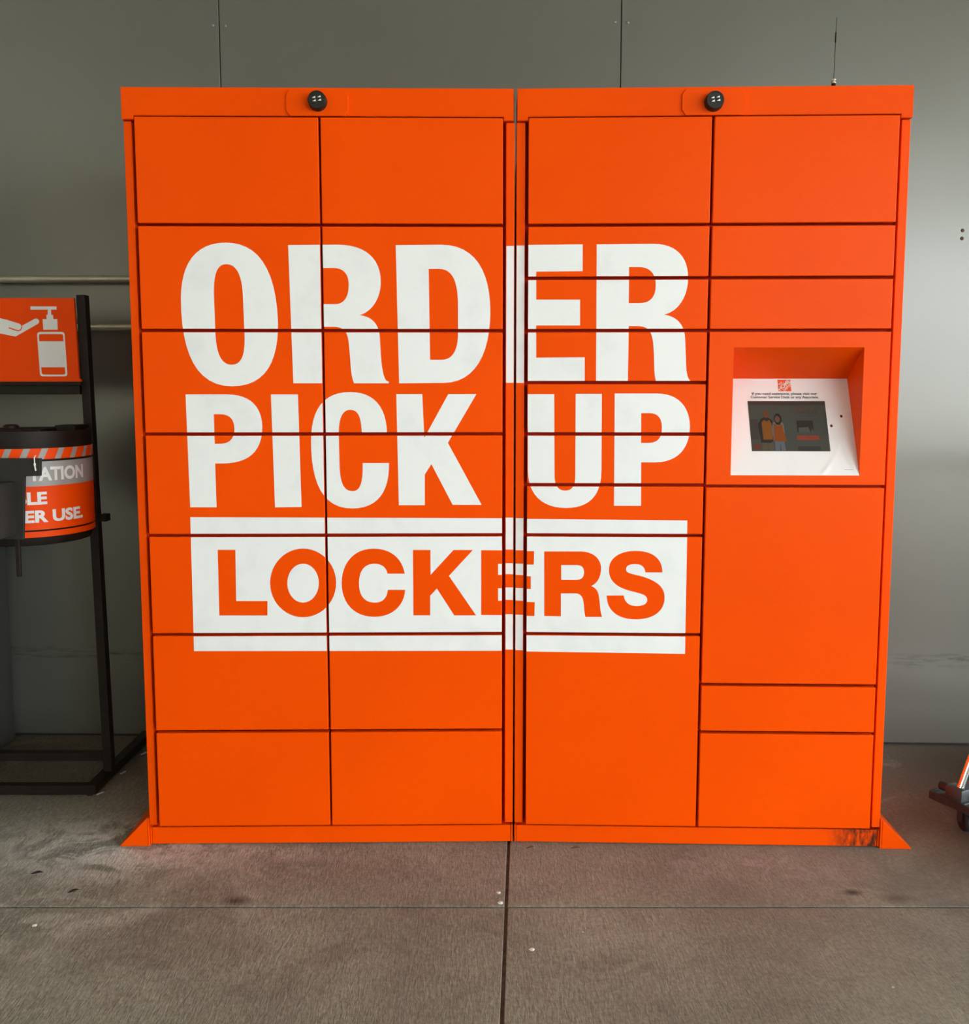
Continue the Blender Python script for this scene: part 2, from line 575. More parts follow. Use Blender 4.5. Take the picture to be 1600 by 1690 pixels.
# ------------------------------------------------------------------ setting: metal panel wall
WROT = math.atan(-0.030)
wall = bpy.data.objects.new('wall_back', None)
COL.objects.link(wall)
wall.location = (0, 3.4135, 0)
wall.rotation_euler = (0, 0, WROT)
structure(wall)
bm = bmesh.new()
box(bm, -9, 9, 0.012, 0.12, 0.0, 4.2)
obj('backing', bm, M_DARK, wall)
PW = 1.3805
for k in range(-5, 6):
    x0 = -0.9149 + PW * k
    bm = bmesh.new()
    box(bm, x0 + 0.0016, x0 + PW - 0.0016, 0.0, 0.010, 0.010, 4.2, bev=0.0015, seg=1)
    obj('wall_panel', bm, M_WALL, wall)
M_SCREW = mat('zinc_screw', (0.20, 0.20, 0.18), 0.4, 0.6)
M_RUST = mottled('rust_hole', (0.05, 0.03, 0.015), (0.12, 0.06, 0.03), 80, 0.8)
for x, z in ((-0.936, 2.535), (-0.893, 2.533), (0.444, 2.5315), (0.4875, 2.529)):
    bm = bmesh.new()
    lathe(bm, [(0.0, -0.0035), (0.0035, -0.003), (0.0055, -0.0015), (0.0055, 0.0)], (x, 0, z), 'y', 12)
    obj('screw', bm, M_SCREW, wall, smooth=True)
for x, z in ((1.645, 1.832), (1.644, 1.805)):
    bm = bmesh.new()
    lathe(bm, [(0.0, -0.0015), (0.005, -0.0015), (0.0065, 0.0)], (x, 0, z), 'y', 10)
    obj('rusty_rivet', bm, M_RUST, wall)

# canopy over the shop front (out of frame) and added light-blocking walls
bm = bmesh.new()
box(bm, -9, CAN_X1, CAN_Y0, 3.6, 4.2, 4.45)
structure(obj('ceiling', bm, M_CANOPY))
bm = bmesh.new()
box(bm, -5.2, -5.0, -3.0, 3.5, 0.0, 3.3)
structure(obj('blocker_wall_left', bm, M_WALL))  # unseen wall, added to keep light off the left side
bm = bmesh.new()
box(bm, -9.0, 3.0, -9.3, -9.0, -0.15, 4.2)
structure(obj('blocker_wall_front', bm, M_CANOPY))  # unseen occluder, added to block frontal sky and leave light from the right

# ------------------------------------------------------------------ guard rail on the wall
rail = thing('guard_rail', 'pale galvanised twin pipe rail along the grey wall behind the lockers', 'rail', (0, 3.4135, 0), WROT)
for z in (1.672, 1.505):
    bm = bmesh.new()
    tube(bm, [(-2.9, -0.045, z), (-0.55, -0.045, z)], 0.0122, 20)
    obj('pipe', bm, M_STEEL, rail, smooth=True)
for x in (-2.8, -0.7):
    bm = bmesh.new()
    box(bm, x - 0.02, x + 0.02, -0.045, -0.001, 1.48, 1.70, bev=0.002)
    obj('bracket', bm, M_STEEL, rail)

# outlines of the printed words in locker coordinates (metres, u and z)
PRINT_LEFT = [
    [.2606,1.679,.2408,1.6777,.2228,1.6742,.2067,1.6684,.1924,1.6604,.1798,1.6505,.1689,1.6386,.1597,1.625,.1521,1.6097,.1462,1.5927,.1417,1.5743,.1388,1.5545,.1373,1.5334,.1371,1.4985,.1386,1.4659,.1421,1.4359,.1475,1.4085,.155,1.3839,.1645,1.3622,.1761,1.3435,.1898,1.328,.2057,1.3157,.2239,1.3068,.2443,1.3013,.267,1.2995,.2891,1.3009,.3088,1.3052,.3262,1.3121,.3414,1.3216,.3545,1.3334,.3655,1.3475,.3746,1.3636,.3818,1.3817,.3873,1.4015,.3912,1.4228,.3935,1.4457,.3943,1.4698,.3928,1.5057,.3892,1.5378,.3838,1.5662,.3764,1.5912,.3673,1.6127,.3565,1.631,.3441,1.6462,.3302,1.6583,.3148,1.6675,.298,1.674,.2799,1.6778,.2606,1.679],
    [.2602,1.6228,.2544,1.6223,.2492,1.6207,.2446,1.618,.2405,1.6142,.237,1.6094,.2339,1.6034,.2314,1.5964,.2293,1.5883,.2277,1.5791,.2265,1.5689,.2257,1.5575,.2253,1.5451,.2263,1.4407,.2268,1.428,.2277,1.4163,.2291,1.4055,.2311,1.3957,.2335,1.3869,.2366,1.3792,.2402,1.3726,.2444,1.3671,.2492,1.3628,.2546,1.3596,.2607,1.3577,.2674,1.3571,.2737,1.3576,.2793,1.3592,.2842,1.3617,.2886,1.3653,.2923,1.3699,.2954,1.3755,.2981,1.3821,.3002,1.3896,.3018,1.3981,.303,1.4075,.3037,1.4178,.3041,1.429,.3023,1.5393,.3018,1.5531,.3007,1.5656,.299,1.5768,.2968,1.5867,.294,1.5953,.2907,1.6028,.2869,1.609,.2826,1.614,.2777,1.6179,.2723,1.6207,.2665,1.6223,.2602,1.6228],
    [.4257,1.673,.5557,1.6743,.5739,1.6736,.5905,1.6714,.6057,1.6677,.6193,1.6627,.6314,1.6563,.6418,1.6485,.6507,1.6396,.658,1.6294,.6636,1.618,.6676,1.6055,.67,1.5919,.6707,1.5772,.6701,1.5666,.6686,1.5564,.6662,1.5466,.663,1.5373,.6591,1.5287,.6544,1.5206,.649,1.5133,.6429,1.5067,.6363,1.501,.6291,1.4961,.6214,1.4921,.6132,1.4891,.6225,1.4875,.6307,1.4851,.638,1.4819,.6443,1.478,.6497,1.4734,.6543,1.4683,.6581,1.4627,.6611,1.4566,.6634,1.4501,.6651,1.4433,.6661,1.4363,.6666,1.4291,.6671,1.418,.6676,1.4079,.668,1.3988,.6684,1.3905,.6688,1.3828,.6693,1.3756,.6698,1.3688,.6704,1.3622,.6711,1.3557,.672,1.3491,.6731,1.3423,.6743,1.3352,.6755,1.3308,.6766,1.327,.6777,1.3237,.6789,1.321,.68,1.3187,.6812,1.3168,.6825,1.3153,.6838,1.3141,.6853,1.3131,.6868,1.3125,.6884,1.312,.6901,1.3116,.6888,1.3075,.5958,1.3075,.5935,1.3133,.5916,1.3195,.5902,1.3263,.589,1.3336,.5881,1.3413,.5874,1.3494,.5869,1.358,.5864,1.3669,.5859,1.3761,.5853,1.3857,.5846,1.3955,.5837,1.4057,.583,1.4141,.5821,1.4217,.5809,1.4287,.5792,1.4349,.5771,1.4404,.5744,1.4451,.5709,1.4491,.5667,1.4524,.5617,1.4549,.5557,1.4568,.5486,1.4579,.5404,1.4582,.5162,1.4582,.5148,1.3076,.432,1.3076],
    [.5132,1.6134,.5441,1.6134,.5515,1.613,.5579,1.6119,.5636,1.6101,.5686,1.6076,.5728,1.6044,.5763,1.6007,.5792,1.5965,.5814,1.5917,.5831,1.5865,.5842,1.5808,.5848,1.5748,.585,1.5685,.5846,1.5614,.5839,1.5547,.5826,1.5484,.5809,1.5426,.5786,1.5372,.5759,1.5325,.5725,1.5283,.5687,1.5247,.5642,1.5219,.5592,1.5198,.5535,1.5185,.5472,1.5181,.5132,1.5181],
    [.7115,1.6734,.8331,1.6747,.8547,1.6733,.8743,1.669,.8918,1.6621,.9072,1.6525,.9208,1.6406,.9324,1.6263,.9421,1.6098,.95,1.5913,.956,1.5708,.9603,1.5486,.9629,1.5246,.9637,1.4992,.9629,1.4722,.9603,1.4466,.9561,1.4227,.9501,1.4006,.9423,1.3804,.9328,1.3623,.9214,1.3466,.9083,1.3334,.8933,1.3228,.8764,1.315,.8577,1.3102,.8372,1.3086,.7173,1.3075],
    [.7988,1.6114,.8269,1.6115,.8359,1.6107,.8439,1.6084,.8509,1.6047,.8569,1.5996,.8621,1.593,.8664,1.5851,.8699,1.5758,.8726,1.5653,.8747,1.5535,.8761,1.5404,.8768,1.5262,.877,1.5108,.8768,1.4408,.8764,1.4296,.8755,1.4193,.8738,1.4101,.8716,1.4018,.8687,1.3944,.8652,1.3881,.8611,1.3827,.8564,1.3783,.8511,1.3749,.8452,1.3724,.8386,1.3709,.8315,1.3704,.8013,1.3705],
    [.1413,1.2777,.2534,1.2777,.2689,1.2769,.2828,1.2747,.2953,1.2711,.3062,1.2663,.3158,1.2602,.324,1.253,.3308,1.2448,.3363,1.2355,.3405,1.2254,.3435,1.2145,.3453,1.2028,.3458,1.1905,.3446,1.1742,.3419,1.1594,.3377,1.1461,.3319,1.1342,.3247,1.1239,.3161,1.115,.3061,1.1076,.2947,1.1015,.282,1.0969,.2681,1.0936,.2528,1.0916,.2363,1.091,.2155,1.091,.2161,.9707,.1445,.9709],
    [.2158,1.2245,.2312,1.2244,.2382,1.2241,.2444,1.2231,.2498,1.2216,.2545,1.2194,.2585,1.2167,.2619,1.2134,.2647,1.2097,.2668,1.2055,.2684,1.2009,.2696,1.1958,.2702,1.1904,.2704,1.1846,.2699,1.1782,.2689,1.1723,.2673,1.167,.2652,1.1622,.2626,1.158,.2594,1.1544,.2556,1.1513,.2514,1.1487,.2466,1.1467,.2412,1.1453,.2353,1.1445,.2289,1.1442,.2159,1.1442],
    [.371,1.2776,.4438,1.2775,.4477,.9713,.3752,.9703],
    [.6832,1.1722,.6822,1.19,.6799,1.2063,.6762,1.2211,.6711,1.2343,.6647,1.2459,.657,1.256,.648,1.2645,.6377,1.2715,.6263,1.2769,.6136,1.2808,.5998,1.2831,.5848,1.2839,.5672,1.2829,.5512,1.2799,.537,1.275,.5243,1.2682,.5132,1.2595,.5037,1.2491,.4957,1.2369,.4891,1.223,.484,1.2075,.4803,1.1904,.4779,1.1717,.4769,1.1516,.477,1.1241,.4786,1.0985,.4816,1.0749,.4862,1.0533,.4924,1.0339,.5002,1.0167,.5098,1.0019,.5212,.9895,.5345,.9797,.5497,.9726,.5669,.9683,.5861,.9668,.6026,.9677,.6176,.9705,.6312,.9752,.6433,.9816,.654,.9898,.6632,.9997,.6709,1.0112,.6771,1.0243,.6819,1.0389,.6853,1.055,.6872,1.0725,.6877,1.0914,.616,1.0915,.616,1.0799,.6157,1.0691,.615,1.0592,.614,1.0502,.6126,1.0421,.6107,1.035,.6084,1.0289,.6055,1.0238,.602,1.0198,.598,1.0169,.5933,1.0151,.588,1.0145,.582,1.015,.5768,1.0164,.5722,1.0188,.5681,1.0221,.5647,1.0263,.5617,1.0313,.5593,1.0373,.5573,1.0441,.5557,1.0517,.5545,1.0602,.5537,1.0695,.5531,1.0796,.5522,1.1694,.5525,1.1795,.5532,1.1888,.5543,1.1974,.5557,1.2052,.5576,1.2122,.5599,1.2183,.5627,1.2236,.566,1.228,.5697,1.2314,.574,1.2339,.5788,1.2354,.5841,1.236,.5894,1.2356,.5941,1.2343,.5982,1.2323,.6018,1.2294,.6049,1.2256,.6074,1.2209,.6095,1.2152,.6113,1.2086,.6126,1.2011,.6136,1.1925,.6143,1.1829,.6147,1.1723],
    [.7093,1.2785,.7794,1.2785,.7845,1.1601,.8501,1.2784,.9262,1.2784,.8483,1.1463,.9402,.9762,.8608,.9764,.8031,1.0882,.785,1.0599,.7844,.9754,.7135,.9755],
    [1.0034,1.6733,1.2104,1.6763,1.2111,1.6063,1.0865,1.6048,1.0869,1.5308,1.2049,1.5308,1.2056,1.4623,1.0872,1.4623,1.0876,1.3763,1.219,1.3772,1.2196,1.3097,1.0049,1.3089],
]
BAND_LEFT = [
    [.1436,.9435,1.1146,.9384,1.1168,.566,.1423,.5692],
    [.2156,.8531,.264,.853,.2625,.71,.3486,.7097,.3476,.669,.215,.6695],
    [.4495,.856,.4618,.8551,.4735,.8525,.4846,.8484,.495,.8428,.5045,.8359,.5131,.8278,.5206,.8186,.5269,.8084,.532,.7973,.5357,.7854,.5379,.7729,.5385,.7599,.5374,.7468,.5348,.7343,.5307,.7224,.5253,.7113,.5185,.701,.5107,.6918,.5018,.6836,.492,.6767,.4813,.6712,.47,.6671,.4581,.6645,.4457,.6637,.4334,.6646,.4216,.6673,.4104,.6715,.4,.6771,.3905,.6841,.3819,.6923,.3744,.7016,.3681,.7119,.3631,.7231,.3595,.735,.3574,.7475,.3569,.7605,.358,.7736,.3607,.786,.3649,.7979,.3704,.8089,.3771,.8191,.385,.8282,.3938,.8363,.4036,.8431,.4142,.8486,.4254,.8527,.4373,.8552,.4495,.856],
    [.4487,.8139,.4546,.8134,.4602,.8119,.4655,.8096,.4704,.8064,.4749,.8025,.479,.7979,.4826,.7927,.4856,.7869,.4879,.7806,.4897,.7739,.4907,.7668,.491,.7594,.4904,.7521,.4892,.745,.4872,.7382,.4845,.732,.4813,.7262,.4775,.7209,.4733,.7163,.4686,.7124,.4635,.7093,.4581,.707,.4524,.7055,.4465,.7051,.4407,.7056,.435,.7071,.4297,.7094,.4248,.7126,.4202,.7165,.4162,.7212,.4126,.7264,.4096,.7322,.4073,.7385,.4055,.7453,.4045,.7524,.4043,.7598,.4049,.7671,.4062,.7742,.4082,.7809,.4108,.7872,.414,.7929,.4178,.7981,.4221,.8027,.4267,.8066,.4318,.8097,.4372,.812,.4428,.8134,.4487,.8139],
    [.7279,.7852,.7257,.7958,.7224,.8057,.7182,.8148,.713,.823,.707,.8303,.7001,.8368,.6924,.8423,.6839,.8469,.6747,.8506,.6648,.8532,.6542,.8548,.6431,.8554,.6298,.8546,.6175,.8522,.6061,.8482,.5957,.8429,.5864,.8362,.5782,.8282,.5711,.8191,.5652,.8089,.5605,.7977,.557,.7857,.5548,.7728,.5539,.7592,.5544,.7455,.5563,.7326,.5596,.7206,.5642,.7096,.57,.6996,.5771,.6906,.5854,.6829,.5948,.6763,.6054,.6711,.617,.6673,.6296,.6649,.6431,.6641,.6545,.6646,.6654,.6664,.6758,.6693,.6854,.6732,.6943,.6783,.7023,.6843,.7095,.6914,.7156,.6993,.7207,.7082,.7246,.7179,.7273,.7285,.7286,.7398,.681,.74,.6801,.7345,.6789,.7295,.6773,.7249,.6752,.7207,.6728,.717,.67,.7137,.6669,.7108,.6633,.7085,.6594,.7067,.6551,.7053,.6505,.7045,.6454,.7043,.6383,.7047,.6318,.7059,.6259,.7079,.6207,.7107,.6161,.7142,.6121,.7185,.6087,.7235,.606,.7293,.6039,.7357,.6025,.7428,.6017,.7506,.6015,.759,.6019,.7667,.6028,.774,.6043,.7808,.6064,.7871,.609,.7928,.6123,.798,.6161,.8025,.6206,.8062,.6257,.8092,.6315,.8114,.6379,.8128,.645,.8132,.6497,.813,.6542,.8123,.6584,.8112,.6624,.8097,.6659,.8079,.6692,.8056,.672,.803,.6745,.8001,.6766,.7968,.6783,.7933,.6795,.7895,.6803,.7854],
    [.751,.8514,.7991,.8513,.7993,.7819,.8627,.8511,.9162,.8509,.8499,.7787,.9248,.6672,.8643,.6674,.8163,.7431,.7977,.7231,.7973,.6677,.7507,.6679],
    [.9388,.8503,1.085,.849,1.0844,.8104,.9856,.812,.9856,.7815,1.0761,.7795,1.0763,.7424,.9857,.7436,.9857,.7086,1.0874,.7061,1.0867,.6667,.9387,.6682],
]
PRINT_RIGHT = [
    [-0.0304,1.6743,.1758,1.6751,.1765,1.6053,.0525,1.6044,.0529,1.5305,.1703,1.5301,.171,1.4618,.0532,1.4621,.0537,1.3762,.1843,1.377,.1849,1.3101,-0.0289,1.3084],
    [.2132,1.6749,.3627,1.676,.378,1.6751,.3918,1.6729,.4042,1.6692,.4152,1.6643,.4249,1.6581,.4333,1.6508,.4404,1.6424,.4462,1.6331,.4507,1.6228,.454,1.6116,.456,1.5997,.4569,1.587,.4567,1.5754,.4554,1.564,.4532,1.5532,.4501,1.5428,.4461,1.5331,.4412,1.5241,.4354,1.5159,.4288,1.5086,.4214,1.5022,.4133,1.4969,.4044,1.4928,.3949,1.4899,.4034,1.4884,.4112,1.4861,.4183,1.4832,.4247,1.4796,.4305,1.4753,.4356,1.4705,.44,1.4651,.4437,1.4591,.4468,1.4527,.4492,1.4457,.4509,1.4383,.452,1.4306,.4527,1.4197,.4534,1.4098,.4539,1.4009,.4544,1.3928,.4548,1.3854,.4552,1.3785,.4556,1.3721,.4559,1.3661,.4563,1.3604,.4566,1.3548,.457,1.3492,.4574,1.3435,.4584,1.3381,.4593,1.3335,.4603,1.3294,.4613,1.326,.4624,1.3231,.4636,1.3207,.4648,1.3187,.4661,1.317,.4676,1.3156,.4692,1.3145,.4709,1.3135,.4728,1.3127,.4683,1.3094,.3784,1.3095,.3762,1.3149,.3746,1.321,.3734,1.3276,.3725,1.3347,.3718,1.3423,.3714,1.3503,.3711,1.3586,.3708,1.3672,.3704,1.376,.37,1.385,.3693,1.3941,.3684,1.4033,.3676,1.4121,.3666,1.4202,.3651,1.4276,.3632,1.4343,.3609,1.4402,.3579,1.4454,.3544,1.4498,.3501,1.4534,.3451,1.4563,.3394,1.4583,.3327,1.4596,.3252,1.46,.3013,1.4601,.3012,1.3096,.2155,1.3096],
    [.2999,1.6156,.325,1.6155,.3331,1.615,.3403,1.6137,.3466,1.6117,.3522,1.6089,.3569,1.6054,.3609,1.6014,.3642,1.5968,.3668,1.5916,.3688,1.586,.3703,1.58,.3711,1.5737,.3715,1.567,.3713,1.56,.3706,1.5534,.3692,1.5474,.3673,1.5419,.3647,1.537,.3615,1.5327,.3577,1.5291,.3532,1.526,.3481,1.5236,.3423,1.5219,.3359,1.5209,.3288,1.5205,.3004,1.5206],
    [.0313,1.2782,.103,1.2782,.1055,1.0545,.106,1.0483,.1069,1.0426,.1082,1.0375,.1097,1.0329,.1117,1.0289,.114,1.0254,.1166,1.0225,.1196,1.0201,.123,1.0182,.1267,1.0169,.1308,1.0161,.1353,1.0158,.1398,1.0161,.1438,1.0169,.1474,1.0183,.1506,1.0201,.1534,1.0226,.1557,1.0255,.1577,1.029,.1593,1.033,.1606,1.0376,.1615,1.0428,.162,1.0484,.1622,1.0546,.1611,1.2791,.2317,1.2791,.2332,1.0689,.2325,1.0521,.2302,1.0369,.2266,1.0234,.2216,1.0114,.2153,1.0009,.2077,.992,.1989,.9845,.1889,.9785,.1778,.9738,.1655,.9706,.1523,.9686,.1381,.9679,.1217,.9687,.1067,.971,.093,.9749,.0808,.9803,.0699,.987,.0604,.9951,.0523,1.0045,.0457,1.0151,.0404,1.0269,.0365,1.0397,.0341,1.0537,.0331,1.0685],
    [.2664,1.28,.3812,1.28,.3951,1.2792,.4078,1.2769,.4193,1.2732,.4297,1.2682,.4389,1.262,.447,1.2546,.4539,1.2462,.4596,1.2367,.4641,1.2264,.4674,1.2153,.4695,1.2034,.4703,1.1909,.4698,1.1763,.4678,1.1627,.4645,1.1502,.4599,1.1388,.454,1.1286,.4468,1.1196,.4383,1.1119,.4286,1.1055,.4176,1.1004,.4054,1.0967,.3921,1.0944,.3775,1.0936,.3407,1.0936,.3422,.9747,.2686,.9745],
    [.3386,1.2271,.3613,1.2271,.3673,1.2268,.3726,1.2257,.3772,1.224,.3812,1.2218,.3846,1.219,.3875,1.2157,.3898,1.212,.3917,1.2079,.393,1.2034,.394,1.1987,.3946,1.1937,.3949,1.1885,.3947,1.1819,.3941,1.1757,.3931,1.1702,.3915,1.1652,.3895,1.1609,.3869,1.1571,.3838,1.1539,.38,1.1512,.3755,1.1492,.3704,1.1477,.3646,1.1468,.358,1.1465,.3394,1.1465],
]
BAND_RIGHT = [
    [-0.1358,.9384,.4691,.9347,.4706,.5617,-0.1368,.566],
    [-0.095,.8488,.0511,.8478,.0504,.8101,-0.0482,.8109,-0.0482,.7812,.0422,.7774,.0424,.7417,-0.0481,.7425,-0.0481,.7083,.0534,.7047,.0528,.6657,-0.0952,.6669],
    [.0786,.8471,.1788,.8475,.1874,.8471,.1953,.8459,.2025,.8439,.2091,.8413,.2151,.8379,.2203,.834,.2248,.8295,.2285,.8246,.2315,.8193,.2336,.8136,.235,.8076,.2355,.8013,.2353,.7951,.2348,.7893,.2338,.7839,.2324,.7787,.2307,.774,.2286,.7696,.2261,.7656,.2233,.762,.2201,.7587,.2167,.7558,.213,.7533,.209,.7511,.2133,.7492,.2171,.747,.2202,.7444,.2229,.7416,.2251,.7385,.2269,.7351,.2283,.7315,.2295,.7276,.2304,.7235,.2311,.7192,.2318,.7147,.2324,.71,.2329,.7053,.2334,.7009,.2338,.6967,.2342,.6927,.2347,.6888,.2351,.6851,.2356,.6815,.2362,.678,.237,.6746,.2378,.6712,.2388,.6678,.24,.6644,.194,.6641,.1931,.6675,.1924,.6708,.1918,.6742,.1914,.6775,.191,.6808,.1907,.684,.1904,.6873,.1901,.6905,.1898,.6937,.1895,.6969,.1891,.7001,.1886,.7033,.1879,.7075,.1871,.7112,.1861,.7147,.1848,.7179,.1833,.7207,.1816,.7231,.1796,.7252,.1774,.727,.1748,.7283,.172,.7293,.1688,.7299,.1654,.7301,.1257,.7298,.1262,.6653,.08,.6659],
    [.1259,.8092,.1688,.8095,.1718,.8093,.1746,.8089,.1772,.8083,.1796,.8073,.1817,.8061,.1835,.8046,.1851,.8028,.1865,.8007,.1875,.7983,.1883,.7956,.1888,.7926,.189,.7892,.1889,.786,.1884,.783,.1877,.7803,.1867,.7778,.1854,.7756,.1838,.7737,.182,.7721,.1799,.7708,.1776,.7697,.175,.769,.1722,.7685,.1692,.7683,.1262,.7681],
    [.4038,.7903,.403,.7998,.4012,.8084,.3984,.8162,.3945,.8233,.3896,.8295,.3837,.8349,.3769,.8395,.3691,.8433,.3605,.8462,.351,.8483,.3406,.8495,.3294,.8499,.3186,.8494,.3085,.8481,.2992,.846,.2907,.8432,.2831,.8396,.2764,.8354,.2706,.8305,.2658,.8249,.262,.8188,.2592,.8121,.2576,.8049,.2571,.7972,.2577,.7891,.2593,.7816,.2618,.7748,.2651,.7687,.2694,.763,.2744,.758,.2802,.7534,.2867,.7494,.294,.7458,.3019,.7426,.3104,.7398,.3195,.7373,.3265,.7356,.3329,.734,.3387,.7324,.3439,.731,.3485,.7295,.3524,.7279,.3558,.7262,.3586,.7242,.3607,.722,.3623,.7194,.3632,.7164,.3636,.7129,.3634,.7099,.3625,.7072,.3612,.7049,.3594,.7028,.3573,.701,.3547,.6996,.3519,.6983,.3487,.6974,.3454,.6966,.3419,.6961,.3384,.6958,.3347,.6957,.3297,.6959,.325,.6965,.3207,.6976,.3167,.6991,.3131,.701,.3099,.7033,.307,.706,.3046,.7091,.3025,.7126,.3009,.7165,.2997,.7207,.2989,.7253,.2518,.725,.2526,.7148,.2545,.7053,.2577,.6966,.262,.6887,.2674,.6817,.2739,.6755,.2814,.6702,.29,.6659,.2994,.6625,.3098,.66,.3211,.6586,.3332,.6581,.3453,.6587,.3564,.6603,.3667,.6628,.3759,.6662,.3841,.6704,.3913,.6754,.3974,.6812,.4025,.6877,.4064,.6948,.4092,.7025,.4109,.7108,.4113,.7196,.4107,.7272,.4092,.7342,.4068,.7405,.4036,.7462,.3996,.7515,.3948,.7563,.3893,.7606,.3831,.7646,.3763,.7683,.3688,.7716,.3607,.7748,.3521,.7778,.3442,.7799,.337,.7817,.3306,.7832,.3249,.7846,.3199,.7859,.3157,.7872,.3121,.7885,.3092,.7899,.307,.7915,.3054,.7934,.3044,.7957,.3041,.7983,.3042,.8006,.3047,.8028,.3055,.8047,.3067,.8065,.3082,.808,.3101,.8094,.3124,.8105,.3149,.8115,.3179,.8122,.3211,.8127,.3248,.8131,.3287,.8132,.3332,.813,.3372,.8125,.3409,.8116,.3441,.8103,.347,.8088,.3494,.8069,.3515,.8047,.3533,.8023,.3547,.7996,.3558,.7967,.3565,.7935,.3569,.7901],
]


# ------------------------------------------------------------------ locker banks
Z0, DZ = 0.0605, 0.2775
def zrow(k):
    return Z0 + DZ * k
HG = 0.0041      # half of a joint between two doors

def print_pieces(bm, parent):
    """each separate painted patch becomes its own object"""
    bmesh.ops.remove_doubles(bm, verts=bm.verts[:], dist=1e-6)
    left = set(bm.faces)
    while left:
        stack = [left.pop()]
        piece = [stack[0]]
        while stack:
            f = stack.pop()
            for e in f.edges:
                for g in e.link_faces:
                    if g in left:
                        left.discard(g)
                        piece.append(g)
                        stack.append(g)
        if sum(f.calc_area() for f in piece) < 2e-6:
            continue
        nb = bmesh.new()
        vm = {}
        for f in piece:
            vs = []
            for v in f.verts:
                if v not in vm:
                    vm[v] = nb.verts.new(v.co)
                vs.append(vm[v])
            nb.faces.new(vs)
        obj('lettering', nb, M_WHITE, parent)
    bm.free()

